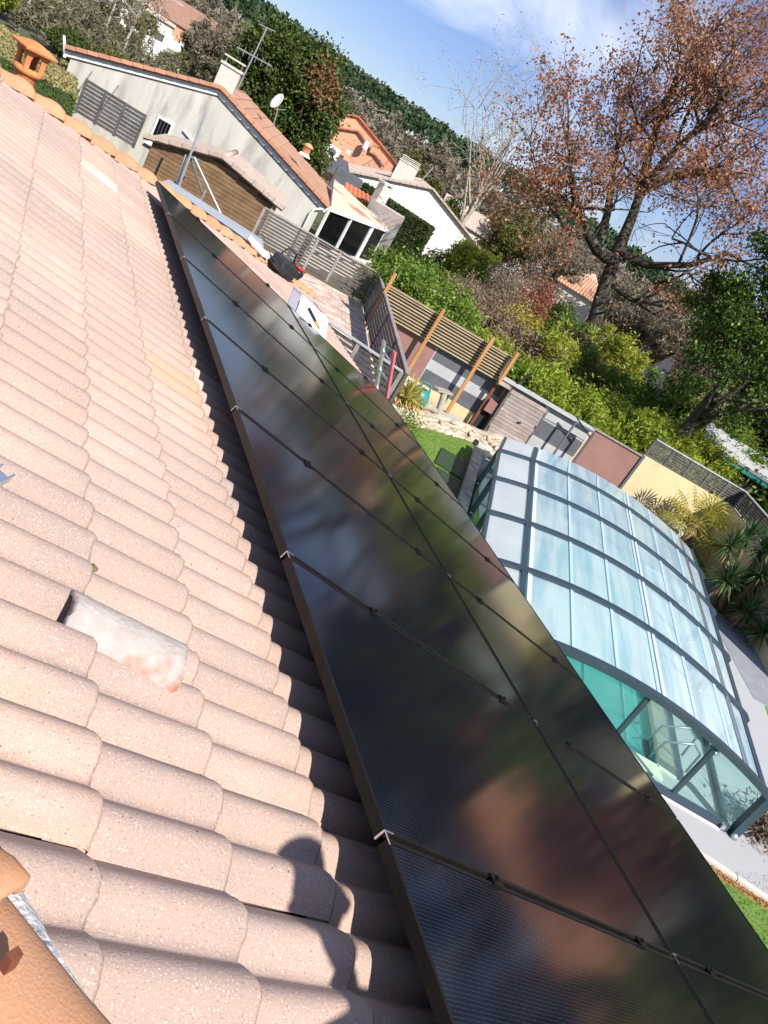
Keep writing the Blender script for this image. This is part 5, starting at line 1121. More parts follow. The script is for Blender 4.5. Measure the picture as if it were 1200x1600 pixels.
gt_ = thing('white_gate', 'white barred driveway gate near the street lamp', 'gate', P(4.5, 101)); a, b = P(4.1, 100), P(5.0, 101); za = gz(a.x, a.y)
for z in (.3, 1.0, 1.7): MB().bar(a + zup * (za + z), b + zup * (za + z), .08, .12).build('rail', M_white, gt_)
for k in range(9): c = a.lerp(b, k / 8); MB().bar(c + zup * (za + .2), c + zup * (za + 1.85), .09, .09, up=(0, 1, 0)).build('bar', M_white, gt_)
lp = thing('street_lamp', 'tall pale street lamp post with a curved arm by the white gate', 'street lamp', P(5.2, 108)); c = P(5.2, 106); z0 = gz(c.x, c.y)
MB().tube([c + zup * z0, c + zup * (z0 + 5.0)], [.09, .06], 8).build('mast', M_lgrey, lp); MB().tube([c + zup * (z0 + 5.0), c + Vector((-.1, 0, z0 + 5.6)), c + Vector((.4, 0, z0 + 6.0)), c + Vector((1.3, 0, z0 + 6.2))], .05, 6).build('arm', M_lgrey, lp, True); MB().box(c + Vector((1.6, 0, z0 + 6.2)), (.8, .3, .14)).build('lantern', M_lgrey, lp)
# greenhouse-like shelter at the far right
gs = thing('garden_shelter', 'low garden shelter with white roof sheet and teal frame beyond the right fence', 'shelter', E(51.8, -6, 29)); c = E(52.0, -4.75, 29.5)
MB().box((c.x, c.y, c.z), (3.6, 1.6, .10), -.55, M=Matrix.Rotation(-.72, 3, 'Z') @ Matrix.Rotation(.28, 3, 'X')).build('roof_sheet', M_lgrey, gs); MB().box((c.x, c.y, c.z - 1.2), (3.2, 1.4, 1.9), -.72).build('dark_interior', M_dark, gs)
for sx in (-1.7, 1.7): q = c + Vector((math.cos(-.72) * sx, math.sin(-.72) * sx, 0)); MB().bar(q - Vector((.55, .65, 3)), q - Vector((.55, .65, .15)), .09, .09).build('post', M_teal, gs)
MB().bar(c + Vector((-1.8, .5, -.35)), c + Vector((.7, -1.75, -.35)), .08, .1).build('beam', M_teal, gs)
# ------------------------------------------------------------------ vegetation
M_barkd = mat('oak_bark', (0.035, 0.028, 0.022), (0.075, 0.065, 0.052), 9, .95, .8, 30, c3=(0.15, 0.17, 0.11), c3thr=(.56, .72), c3scale=3)
M_barkp = mat('pale_bark', (0.30, 0.27, 0.22), (0.42, 0.39, 0.33), 6, .95, .5, 20)
M_barkb = mat('brown_bark', (0.12, 0.085, 0.06), (0.18, 0.13, 0.09), 6, .95, .5, 20)
L_oak = leafmat('oak_dead_leaf', (0.27, 0.115, 0.06), (0.48, 0.235, 0.13), .45, cc=(0.60, 0.36, 0.23))
L_con = leafmat('conifer_green', (0.028, 0.055, 0.012), (0.085, 0.12, 0.022), .2, cc=(0.12, 0.15, 0.03))
L_conb = leafmat('conifer_brown', (0.19, 0.10, 0.045), (0.26, 0.15, 0.06), .2)
L_ever = leafmat('evergreen_leaf', (0.035, 0.085, 0.012), (0.13, 0.21, 0.025), .35, cc=(0.30, 0.37, 0.05))
L_everd = leafmat('evergreen_dark', (0.022, 0.055, 0.010), (0.075, 0.13, 0.016), .25, cc=(0.26, 0.34, 0.04))
L_scrub = leafmat('garden_scrub_mix', (0.11, 0.10, 0.06), (0.22, 0.19, 0.12), .2, cc=(0.14, 0.17, 0.05))
L_bamb = leafmat('bamboo_leaf', (0.18, 0.26, 0.028), (0.40, 0.48, 0.055), .5, cc=(0.55, 0.58, 0.13))
L_lime = leafmat('lime_leaf', (0.24, 0.29, 0.03), (0.44, 0.47, 0.065), .5, cc=(0.55, 0.54, 0.14))
L_green = leafmat('shrub_green', (0.08, 0.16, 0.022), (0.23, 0.34, 0.05), .45, cc=(0.40, 0.46, 0.11))
L_brown = leafmat('brown_twig_leaf', (0.15, 0.10, 0.065), (0.28, 0.20, 0.13), .2, cc=(0.34, 0.28, 0.20))
L_grey = leafmat('grey_twig', (0.24, 0.21, 0.17), (0.36, 0.33, 0.28), .2, cc=(0.50, 0.48, 0.44))
L_yel = leafmat('yellow_leaf', (0.34, 0.27, 0.03), (0.50, 0.40, 0.05), .35)
L_red = leafmat('reddish_twig', (0.26, 0.09, 0.055), (0.36, 0.15, 0.09), .25)
L_white = leafmat('white_blossom', (0.50, 0.50, 0.45), (0.70, 0.70, 0.66), .3)
L_pine = leafmat('pine_far', (0.025, 0.05, 0.02), (0.06, 0.10, 0.035), .15)
L_olive = leafmat('olive_tree', (0.09, 0.10, 0.03), (0.19, 0.18, 0.05), .3)
L_bare = leafmat('bare_wood_far', (0.14, 0.115, 0.075), (0.23, 0.19, 0.13), .15)
L_hedge = leafmat('clipped_hedge', (0.06, 0.12, 0.012), (0.13, 0.22, 0.03), .25)
L_hedged = leafmat('dark_hedge', (0.03, 0.055, 0.012), (0.07, 0.10, 0.02), .25)
L_htop = leafmat('hedge_tan_top', (0.28, 0.24, 0.09), (0.36, 0.31, 0.14), .2)

LEAF = 0.56
NUM = 2.2
def leaf_arrays(pts, size, aspect=1.6, flat=0.0, var=.4):
    size = size * LEAF
    n = len(pts); d = rng.normal(size=(n, 3)); d[:, 2] *= (1 - flat); d /= np.linalg.norm(d, axis=1)[:, None] + 1e-9
    e = rng.normal(size=(n, 3)); e -= d * (e * d).sum(1)[:, None]; e /= np.linalg.norm(e, axis=1)[:, None] + 1e-9
    s = size * (1 + var * rng.uniform(-1, 1, n))[:, None]
    a, b = d * s * aspect / 2, e * s / 2
    v = np.stack([pts - a, pts + b, pts + a, pts - b], 1).reshape(-1, 3)
    return v, np.arange(n * 4).reshape(-1, 4)
def clump_points(ells, n, clumps, cr, lo=.45):
    """ells: list of (center, radii, weight)"""
    wts = np.array([e[2] for e in ells], float); wts /= wts.sum(); out = []
    for (c, r_, _), wt in zip(ells, wts):
        k = max(1, int(clumps * wt)); d = rng.normal(size=(k, 3)); d /= np.linalg.norm(d, axis=1)[:, None]
        cen = np.array(c) + d * np.array(r_) * rng.uniform(lo, 1.0, k)[:, None] ** .7
        m = max(1, int(n * wt / k)); p = np.repeat(cen, m, 0) + rng.normal(size=(k * m, 3)) * cr * rng.uniform(.5, 1.2, k).repeat(m)[:, None]
        out.append(p)
    return np.concatenate(out)
def limb(mb, a, b, r0, r1, bend=.12, seg=5, n=6, rr=random):
    a, b = Vector(a), Vector(b); L = (b - a).length; pts = []; off = Vector((rr.uniform(-1, 1), rr.uniform(-1, 1), rr.uniform(-.6, .6))) * L * bend
    for i in range(seg + 1): t = i / seg; pts.append(a.lerp(b, t) + off * math.sin(math.pi * t) + Vector((rr.uniform(-1, 1), rr.uniform(-1, 1), rr.uniform(-1, 1))) * L * .015 * (0 < i < seg))
    mb.tube(pts, [r0 + (r1 - r0) * i / seg for i in range(seg + 1)], n, cap=False); return pts
def grow(mb, a, d, L, r, depth, tips, rr, spread=.6, upb=.15, kids=(2, 3), minr=.006, taper=.62, n=5):
    b = a + d * L; pts = limb(mb, a, b, r, r * taper, .10, 4, n if depth > 1 else 4, rr)
    tips.append((b, depth))
    if depth == 0: return
    for k in range(rr.randint(*kids)):
        nd = (d + Vector((rr.gauss(0, spread), rr.gauss(0, spread), rr.gauss(0, spread) + upb))).normalized(); s = pts[rr.choice((2, 3, 4, 4))] if k else b
        grow(mb, s, nd, L * rr.uniform(.62, .85), max(minr, r * taper * rr.uniform(.7, .95)), depth - 1, tips, rr, spread, upb, kids, minr, taper, n)
# ---- the big oak
ok = thing('oak_tree', 'large oak with russet dead leaves and dark forked trunk on the right', 'tree', E(38.9, -6, 38)); rr = random.Random(11); bm2 = MB(); tips = []
base = P(39.2, 38, -.5); fork = E(37.2, 1.0, 38.0); b1 = E(37.9, -1.4, 37.9)
bm2.tube([base, E(39.0, -4.6, 38), b1, fork], [.48, .36, .31, .29], 12, cap=False)
left = [fork, E(35.9, 1.1, 37.6), E(34.7, 1.7, 37.2), E(33.2, 2.6, 36.8), E(31.8, 4.2, 36.4)]; bm2.tube(left, [.30, .26, .22, .17, .11], 10, cap=False)
main = [fork, E(36.9, 2.6, 38.2), E(36.6, 4.0, 38.4), E(36.2, 5.4, 38.4)]; bm2.tube(main, [.31, .25, .21, .19], 10, cap=False)
rl_ = [E(36.2, 5.4, 38.4), E(37.0, 6.6, 38.6), E(38.4, 7.9, 38.8), E(40.4, 8.4, 39.0)]; bm2.tube(rl_, [.25, .21, .17, .10], 8, cap=False)
up1 = [E(36.2, 5.4, 38.4), E(35.4, 7.2, 38.6), E(34.6, 9.5, 38.7), E(34.2, 11.6, 38.8)]; bm2.tube(up1, [.23, .18, .13, .08], 8, cap=False)
up2 = [E(36.3, 5.2, 38.4), E(36.4, 7.6, 37.6), E(37.2, 10.4, 37.2), E(37.6, 13.0, 37.0)]; bm2.tube(up2, [.2, .16, .12, .07], 8, cap=False)
low = [E(37.3, 1.6, 38), E(39.2, 1.9, 37.4), E(41.4, 3.2, 37), E(43.0, 5.0, 36.8)]; bm2.tube(low, [.2, .17, .13, .07], 8, cap=False)
low2 = [E(37.6, -.2, 38), E(39.5, -.4, 37.6), E(41.5, .3, 37.2)]; bm2.tube(low2, [.14, .10, .06], 7, cap=False)
lft2 = [E(35.9, 1.1, 37.6), E(35.2, 3.2, 38.2), E(34.2, 5.2, 38.6), E(33.0, 7.6, 38.8)]; bm2.tube(lft2, [.22, .18, .13, .08], 8, cap=False)
lft3 = [E(34.7, 1.7, 37.2), E(33.6, 1.2, 36.4), E(32.2, 1.6, 36)]; bm2.tube(lft3, [.14, .10, .06], 7, cap=False)
for chain, m in ((left, 9), (rl_, 8), (up1, 9), (up2, 9), (low, 6), (lft2, 9), (lft3, 3), (low2, 4)):
    for k in range(m):
        t = rr.uniform(.35, 1) * (len(chain) - 1); i = min(int(t), len(chain) - 2); s = chain[i].lerp(chain[i + 1], t - i); ax_ = (chain[i + 1] - chain[i]).normalized()
        d = (ax_ * .6 + Vector((rr.gauss(0, .7), rr.gauss(0, .7), rr.gauss(.35, .55)))).normalized(); grow(bm2, s, d, rr.uniform(1.3, 2.4), .07, 3, tips, rr, .5, .12, (2, 3), .012)
bm2.build('trunk', M_barkd, ok, True)
tp = np.array([tuple(t) for t, d in tips if d <= 1]); 
def keep(p):
    az = np.degrees(np.arctan2(p[:, 0], p[:, 1])); el = np.degrees(np.arctan((p[:, 2] - CAMZ) / np.hypot(p[:, 0], p[:, 1]))); return az, el
pts = np.repeat(tp, 24, 0) + rng.normal(size=(len(tp) * 24, 3)) * .24
extra = clump_points([(tuple(E(31.2, 6.2, 37.5)), (2.6, 2.6, 2.6), 1.1), (tuple(E(34.0, 9.6, 38)), (3.2, 3, 2.6), 1.2), (tuple(E(38.4, 11.3, 38)), (3.6, 3.2, 2.8), 1.5), (tuple(E(41.5, 8.6, 38)), (2.9, 3, 2.2), 1.2), (tuple(E(29.6, 4.4, 37)), (1.6, 1.8, 1.5), .5), (tuple(E(31.0, 2.2, 36.5)), (2.0, 1.8, 1.2), .8), (tuple(E(33.2, 4.6, 37)), (1.8, 1.8, 1.6), .7), (tuple(E(37.0, 8.0, 38)), (3, 3, 1.2), .7), (tuple(E(45.5, 9.5, 39)), (3, 3, 3), .9)], 17000, 640, .22, .25)
pts = np.concatenate([pts, extra]); az_, el_ = keep(pts)
pts = pts[~((az_ > 35.0) & (az_ < 40.0) & (el_ < 4.6) & (rng.uniform(size=len(pts)) < .9))]; print('oak leaves', len(pts))
v, f = leaf_arrays(pts, .138, 1.5, var=.6); link('crown', np_mesh('crown', v, f, L_oak), ok)
# ---- generic trees and shrubs
def tree(name, label, pos, h, ells, n, leaf, lm, bark=None, clumps=60, cr=.5, trunk_r=.18, group=None, lo=.45, branches=10, depth=2, aspect=1.6, cat='tree', extra=None, trunk_h=.45):
    t = thing(name, label, cat, pos, group); rr = random.Random(hash(label) % 9999 if False else sum(map(ord, label))); b = MB(); tips = []
    pos = Vector(pos); top = pos + Vector((0, 0, h))
    b.tube([pos - zup * .3, pos + zup * h * trunk_h * .5 + Vector((rr.uniform(-.2, .2), rr.uniform(-.2, .2), 0)), pos + zup * h * trunk_h, pos + zup * h * .8], [trunk_r, trunk_r * .8, trunk_r * .6, trunk_r * .15], 8, cap=False)
    for k in range(branches):
        e = ells[k % len(ells)]; tgt = Vector(e[0]) + Vector((rr.uniform(-.8, .8) * e[1][0], rr.uniform(-.8, .8) * e[1][1], rr.uniform(-.5, .8) * e[1][2])); s = pos + zup * h * rr.uniform(trunk_h * .5, .7)
        limb(b, s, tgt, trunk_r * .38, .02, .12, 5, 5, rr)
        for q in range(3): s2 = s.lerp(tgt, rr.uniform(.4, .95)); grow(b, s2, ((tgt - s).normalized() + Vector((rr.gauss(0, .6), rr.gauss(0, .6), rr.gauss(.1, .5)))).normalized(), (tgt - s).length * .3, trunk_r * .14, depth, tips, rr, .55, .1, (2, 2), .008, n=4)
    b.build('trunk', bark or M_barkb, t, True)
    if n:
        p = clump_points(ells, int(n * NUM), int(clumps * 1.4), cr, lo); v, f = leaf_arrays(p, leaf, aspect); link('crown', np_mesh('crown', v, f, lm), t)
    if extra:
        p = clump_points(extra[0], int(extra[1] * NUM), extra[2], cr, lo); v, f = leaf_arrays(p, leaf, aspect); link(extra[4], np_mesh('crown', v, f, extra[3]), t)
    return t, tips
def shrub(label, az, dist, top_el, wid, lm, n=6000, leaf=.09, base_z=None, dep=None, clumps=70, cr=.22, name='shrub', aspect=2.2, stem=None, extra=None, group=None, lo=.35):
    p = P(az, dist); zb = gz(p.x, p.y) if base_z is None else base_z; zt = CAMZ + dist * math.tan(R(top_el)); h = zt - zb; dep = dep or wid
    t = thing(name, label, 'shrub', (p.x, p.y, zb), group); rr = random.Random(sum(map(ord, label))); b = MB()
    for k in range(14): limb(b, (p.x + rr.uniform(-.3, .3) * wid, p.y + rr.uniform(-.3, .3) * dep, zb - .1), (p.x + rr.uniform(-.48, .48) * wid, p.y + rr.uniform(-.48, .48) * dep, zb + h * rr.uniform(.55, .98)), .03, .008, .08, 4, 5, rr)
    b.build('stems', stem or M_barkb, t, True)
    ell = [((p.x, p.y, zb + h * .5), (wid / 2, dep / 2, h * .5), 1)]
    for k in range(4): ell.append(((p.x + rr.uniform(-.35, .35) * wid, p.y + rr.uniform(-.35, .35) * dep, zb + h * rr.uniform(.55, .8)), (wid * .22, dep * .22, h * .25), .3))
    q = clump_points(ell, int(n * NUM), int(clumps * 1.5), cr * .85, lo); q = q[q[:, 2] > zb]; v, f = leaf_arrays(q, leaf, aspect); link('foliage', np_mesh('foliage', v, f, lm), t)
    if extra: q = clump_points(ell[1:], int(extra[1] * NUM), 40, cr * .8, .5); v, f = leaf_arrays(q, leaf * .9, 1.4); link('blossom', np_mesh('blossom', v, f, extra[0]), t)
    return t
# bamboo and shrubs directly behind the garden wall
shrub('bright bamboo-like shrub directly behind the slatted screen, under the white house', 28.0, 24.6, -5.3, 3.6, L_green, 9000, .10, clumps=120)
shrub('light green feathery shrub behind the left end of the slatted screen', 26.0, 26.5, -6.2, 2.4, L_bamb, 4500, .10)
shrub('brown twiggy bush behind the slatted screen, right of the bright shrub', 31.2, 27.5, -4.7, 3.0, L_brown, 7500, .06, aspect=3.5, clumps=110)
shrub('grey brown bare bush with silvery tips behind the brown bush', 32.0, 32, -3.2, 3.4, L_brown, 5000, .06, aspect=4)
shrub('tangled dark brown shrub right of the slatted screen posts', 34.2, 27.0, -5.3, 3.0, L_brown, 7500, .065, aspect=3.5, clumps=100)
shrub('small yellow flowering shrub among the brown bushes', 34.3, 29.5, -3.9, 1.5, L_yel, 1700, .09)
shrub('reddish twiggy shrub above the yellow one', 34.2, 33.5, -2.6, 2.2, L_red, 3200, .08, aspect=3)
shrub('white blossoming bush below the bare tree', 32.6, 38, -1.9, 2.6, L_brown, 2600, .09, extra=(L_white, 700))
shrub('second white blossoming bush beside the orange roof', 34.7, 42, -1.6, 2.6, L_brown, 2400, .10, extra=(L_white, 700))
shrub('lime green shrub low behind the screen end post', 33.6, 25.2, -6.9, 1.9, L_lime, 4200, .08)
shrub('lime bamboo column below the oak trunk', 36.9, 27.5, -4.3, 2.0, L_lime, 6000, .09, aspect=3)
shrub('deep green broadleaf shrub right of the screen end post', 36.0, 24.8, -8.0, 1.7, L_ever, 3200, .12)
shrub('bright bamboo clump behind the plank shed', 38.2, 25.8, -6.9, 2.8, L_bamb, 9000, .10, aspect=3, clumps=120)
shrub('bright bamboo clump behind the rust painted field', 41.6, 26.4, -6.4, 2.9, L_bamb, 9500, .10, aspect=3, clumps=120)
shrub('bright bamboo clump behind the left end of the yellow wall', 45.0, 27.0, -5.7, 2.9, L_bamb, 9500, .10, aspect=3, clumps=120)
shrub('yellowish bamboo clump behind the middle of the yellow wall', 48.4, 28.0, -4.9, 3.0, L_lime, 9500, .10, aspect=3, clumps=120)
shrub('bamboo clump with white flowers before the garden shelter', 50.8, 28.6, -5.2, 1.6, L_bamb, 4500, .09, extra=(L_white, 120))
shrub('dark green mass of foliage under the oak', 41.2, 31, -4.0, 4.0, L_green, 9000, .10, clumps=100)
shrub('light green willowy shrub right of the oak trunk', 41.4, 34.0, -1.8, 3.0, L_lime, 7500, .10, aspect=3.2)
shrub('tawny fern-like shrub at the foot of the oak', 39.0, 32.0, -3.7, 2.6, L_brown, 5000, .09)
shrub('mixed green thicket behind the bamboo on the right', 45.6, 31.5, -2.4, 4.2, L_ever, 8500, .11, clumps=90)
shrub('green thicket below the right evergreen tree', 49.4, 30.0, -2.8, 4.2, L_green, 8000, .11, clumps=90)
shrub('green shrub in front of the small orange roof', 36.2, 40, -2.3, 2.4, L_green, 4200, .10)
shrub('ivy covered thicket left of the oak trunk', 37.6, 35.5, -2.3, 2.2, L_green, 4500, .10)
shrub('tawny russet shrub by the far right thicket', 47.6, 32.0, -2.0, 2.2, L_brown, 3500, .10)
shrub('tall yellow green reeds right of the white house', 29.6, 47, -2.6, 3.0, L_lime, 4500, .13, aspect=4)
shrub('dark round evergreen bush right of the white house', 31.0, 45, -3.3, 2.2, L_ever, 3500, .13)
shrub('leafless climber bush before the white wall', 27.4, 50, -3.9, 2.4, L_olive, 1400, .10, aspect=4)
shrub('low mixed shrubs at the base of the white house', 25.6, 44, -5.2, 3.2, L_green, 4500, .13)
shrub('dark leafy shrub under the conservatory corner', 24.2, 33.5, -7.2, 1.6, L_ever, 2200, .11)
# evergreen tree at the right edge
p = P(47.5, 27); tree('evergreen_tree', 'dark glossy evergreen tree at the right edge in front of the oak', (p.x, p.y, -.4), 10.5, [(tuple(E(46.5, 4.5, 27)), (2.0, 2.4, 2.4), 1), (tuple(E(45.0, 1.5, 26.5)), (1.0, 1.4, 1.7), .6), (tuple(E(49.0, 6.5, 27)), (2.0, 2.2, 2.2), 1), (tuple(E(48.2, .2, 26.5)), (2.2, 2, 1.8), 1), (tuple(E(51.5, 3.0, 27.5)), (2.2, 2.2, 3), 1)], 19000, .12, L_everd, M_barkd, 120, .24, .22, branches=16, lo=.15)
# big conifer behind the cream house
p = P(13.6, 56); tree('conifer', 'large dense dark green conifer with a browned flank behind the cream house', (p.x, p.y, -.5), 9.0, [(tuple(E(12.2, .0, 56)), (2.2, 2.2, 2.3), 1), (tuple(E(13.8, .2, 56)), (2.4, 2.4, 2.5), 1.2), (tuple(E(15.6, -.9, 55.5)), (1.5, 1.8, 2.6), .8), (tuple(E(16.2, -3.6, 55)), (1.2, 1.4, 1.6), .6), (tuple(E(13.0, -2.8, 56)), (3, 2.4, 2.0), 1.1), (tuple(E(11.0, -.9, 56)), (1.3, 1.6, 1.6), .5), (tuple(E(11.0, -2.6, 56)), (1.6, 1.6, 1.6), .5)], 30000, .22, L_con, M_barkb, 420, .36, .3, lo=.6, aspect=2.0, extra=([(tuple(E(15.3, .35, 54.6)), (.9, .9, 1.3), 1)], 1700, 30, L_conb, 'brown_patch'), branches=6)
# bare pale tree left of the oak
p = P(27.4, 74); bt, tips = tree('bare_tree', 'leafless pale limbed tree between white house and oak', (p.x, p.y, -.6), 11.5, [(tuple(E(25.2, 3.4, 74)), (2.6, 2.4, 3.3), 1), (tuple(E(27.8, 4.6, 74)), (2.8, 2.6, 3.8), 1)], 0, .1, L_grey, M_barkp, trunk_r=.30, branches=16, depth=3)
tpn = np.array([tuple(t) for t, d in tips if d <= 1]); tpn = np.repeat(tpn, 5, 0) + rng.normal(size=(len(tpn) * 5, 3)) * .25; v, f = leaf_arrays(tpn, .10, 3.0); link('twigs', np_mesh('twigs', v, f, L_grey), bt)
# further bare and olive trees
far = [('pine_tree', 'rounded olive green pine behind the white house roof', 22.6, 95, .6, 3.2, L_olive, 5000), ('pine_tree', 'olive green pine to the right of the twin chimneys', 24.6, 88, -.4, 2.6, L_olive, 3500), ('dark_tree', 'dark green yew right of the white house ridge', 26.2, 74, -.7, 2.2, L_con, 4000),
       ('bare_tree', 'hazy leafless tree on the slope left of the bare limbed tree', 23.8, 120, 1.6, 5, L_bare, 4500), ('bare_tree', 'hazy leafless tree above the peach house', 17.4, 130, 1.3, 6, L_bare, 5000), ('bare_tree', 'hazy leafless tree left of the conifer top', 9.6, 90, .9, 5.5, L_bare, 6500), ('bare_tree', 'brownish leafless tree over the white wall', 8.2, 100, .3, 4.5, L_bare, 5000),
       ('broad_tree', 'brown hazy tree behind the oak trunk', 40.0, 75, 1.2, 6, L_bare, 6000), ('broad_tree', 'brown hazy tree left of the oak fork', 34.5, 80, 1.0, 6, L_bare, 6000), ('broad_tree', 'olive hazy tree between bare tree and oak', 31.0, 85, .9, 6, L_olive, 6000), ('broad_tree', 'brown hazy tree behind the evergreen', 44.0, 72, 1.6, 6, L_bare, 6000),
       ('shrub_tree', 'yellow green weeping tree at the top left corner', -2.6, 60, -2.6, 2.2, L_lime, 3500), ('dark_tree', 'dark green round shrub behind the terracotta vent', 1.6, 58, -4.2, 2.6, L_con, 4500), ('shrub_tree', 'olive round shrub by the white gate', 3.9, 62, -3.9, 2.2, L_olive, 3500), ('shrub_tree', 'brown leafless round shrub before the road', 7.5, 64, -3.2, 2.0, L_brown, 3500), ('shrub_tree', 'small bright green shrub before the road', 5.9, 60, -4.2, 1.1, L_lime, 1600), ('broad_tree', 'green leafy bush right of the round brown shrub', 8.6, 60, -3.2, 1.8, L_green, 2500)]
for nm, lab, az, dist, top, wid, lm, n in far:
    p = P(az, dist); zb = gz(p.x, p.y); zt = CAMZ + dist * math.tan(R(top)); h = zt - zb; c = (p.x, p.y, zb + h * .58)
    tree(nm, lab, (p.x, p.y, zb), h * .98, [(c, (wid / 2 * 1.05, wid / 2 * 1.05, h * .42), 1), ((p.x - wid * .22, p.y, zb + h * .5), (wid * .3, wid * .3, h * .3), .4), ((p.x + wid * .22, p.y, zb + h * .55), (wid * .3, wid * .3, h * .32), .4)], n, .0030 * dist if lm not in (L_bare,) else .0022 * dist, lm, M_barkp if lm is L_bare else M_barkb, 90, .05 * wid + .08, .10 if h < 4 else .22, lo=.25, aspect=1.8 if lm is not L_bare else 4, branches=8, depth=2)
# top left: leafless birch-like trees before the road
for i, (az, dist, top) in enumerate(((.2, 70, -.6), (2.9, 72, .8), (4.2, 78, 1.6), (-1.2, 76, .2))):
    p = P(az, dist); zb = gz(p.x, p.y); h = CAMZ + dist * math.tan(R(top)) - zb
    t, tips = tree('birch_tree', ['pale leafless birch above the terracotta vent', 'pale leafless birch left of the white gate', 'tall pale leafless birch by the white wall', 'pale leafless birch at the top left corner'][i], (p.x, p.y, zb), h, [((p.x, p.y, zb + h * .6), (2.0, 2.0, h * .35), 1)], 700, .13, L_bare, M_barkp, 60, .3, .14, 'leafless birches by the road', branches=12, depth=2, aspect=3)
# unseen trees beyond the right edge; tall dark conifers added to darken panel reflections
for i, (az, dist, top, wid, lm, lab) in enumerate(((55.5, 36, 12, 7, L_con, 'dark conifer beyond the right edge of the garden'), (61, 33, 2.2, 9, L_oak, 'russet leaved oak beyond the return wall'), (64.5, 27, -.5, 4, L_oak, 'small russet hornbeam beyond the return wall'), (72, 33, 1.5, 7, L_con, 'dark yew right of the tan house'), (51.5, 40, 11.0, 7, L_con, 'dark cypress behind the right edge evergreen'), (61, 50, 13.5, 12, L_con, 'tall dark cypress beyond the russet oak'), (69.5, 48, 13, 12, L_con, 'tall dark cypress behind the tan house'), (78, 46, 12.5, 12, L_con, 'tall dark cypress right of the tan house'), (78, 26, 0, 6, L_lime, 'yellow green willow far right of the pool'), (58.5, 27, -2.5, 3.5, L_green, 'green laurel beyond the return wall'))):
    p = P(az, dist); zb = -.5; h = CAMZ + dist * math.tan(R(top)) - zb; c = (p.x, p.y, zb + h * .55)
    tree('broad_tree', lab, (p.x, p.y, zb), h, [(c, (wid / 2, wid / 2, h * .42), 1), ((p.x, p.y, zb + h * .35), (wid * .45, wid * .45, h * .3), .6)], 8000, .24, lm, M_barkd, 120, .5, .25, lo=.3, branches=8)  # unseen trees, the tall conifers added to darken panel reflections
# ---- far woods on the hills
def woods(name, label, n, az0, az1, d0, d1, lm, hmin, hmax, per, shape):
    V, F, cnt = [], [], 0
    for k in range(n):
        az = random.uniform(az0, az1); d = random.uniform(d0, d1); p = P(az, d); zb = gz(p.x, p.y); h = random.uniform(hmin, hmax); w_ = h * random.uniform(.32, .5)
        q = rng.normal(size=(per, 3)); q /= np.linalg.norm(q, axis=1)[:, None]; q *= rng.uniform(.5, 1, per)[:, None]
        if shape == 'pine': q = q * [w_ * .55, w_ * .55, h * .24] + [p.x, p.y, zb + h * .76]
        else: q = q * [w_ * .6, w_ * .6, h * .45] + [p.x, p.y, zb + h * .5]
        V.append(q)
    q = np.concatenate(V); v, f = leaf_arrays(q, 1.5 if shape == 'pine' else (.20 if shape == 'scrub' else .8), 1.5 if shape == 'pine' else 3.0); o = link(name, np_mesh(name, v, f, lm)); tag(o, label, 'woods', kind='stuff')
woods('pine_wood', 'dark pine wood covering the far hill', 2000, -12, 75, 235, 400, L_pine, 8, 12, 44, 'pine')
woods('bare_wood', 'grey brown leafless woodland on the lower slope', 1000, -12, 75, 140, 300, L_bare, 5, 9, 60, 'bare')
woods('scrub_wood', 'olive scrub and hedges between the houses far off', 320, -12, 75, 95, 170, L_olive, 2.5, 4.5, 60, 'bare')
woods('garden_scrub', 'low leafless garden scrub between the cream house and the road', 170, -5, 9.5, 58, 100, L_scrub, 1.4, 2.9, 170, 'scrub')
# ---- clipped hedges
def hedge(name, label, pts, z0, z1, dens, leaf, lm, top=None):
    """box hedge over a quadrilateral plan: solid core plus a skin of leaves"""
    t = thing(name, label, 'hedge', (sum(p.x for p in pts) / 4, sum(p.y for p in pts) / 4, z0)); MB().prism([xy(p) for p in pts], z0, z1 - .04).build('core', M_hcore, t)
    def skin(nm, faces, m):
        P_ = []
        for a, b, c, d in faces:
            a, b, c, d = [np.array(tuple(q)) for q in (a, b, c, d)]; ar = np.linalg.norm(np.cross(b - a, d - a)); n = int(ar * dens); s, u = rng.uniform(0, 1, n)[:, None], rng.uniform(0, 1, n)[:, None]
            P_.append(a * (1 - s) * (1 - u) + b * s * (1 - u) + c * s * u + d * (1 - s) * u + rng.normal(size=(n, 3)) * .035)
        v, f = leaf_arrays(np.concatenate(P_), leaf * 1.4, 1.6); link(nm, np_mesh(nm, v, f, m), t)
    lo, hi = [p + zup * z0 for p in pts], [p + zup * z1 for p in pts]
    skin('foliage', [(lo[i], lo[(i + 1) % 4], hi[(i + 1) % 4], hi[i]) for i in range(4)], lm); skin('top_foliage', [tuple(hi)], top or lm)
M_hcore = mat('hedge_core', (0.03, 0.045, 0.012), (0.05, 0.07, 0.018), 4, .95)
hedge('clipped_hedge', 'clipped green hedge with sun-bleached flat top behind the vent', [P(-6, 30), P(2.65, 29.5), P(2.1, 37), P(-6, 38)], -.5, 1.45, 420, .07, L_hedge, L_htop)
hedge('clipped_hedge', 'tall dark clipped hedge in front of the white house', [P(20.4, 55), P(25.7, 52.5), P(25.9, 54), P(20.5, 56.5)], -1.2, 2.25, 220, .13, L_hedged)
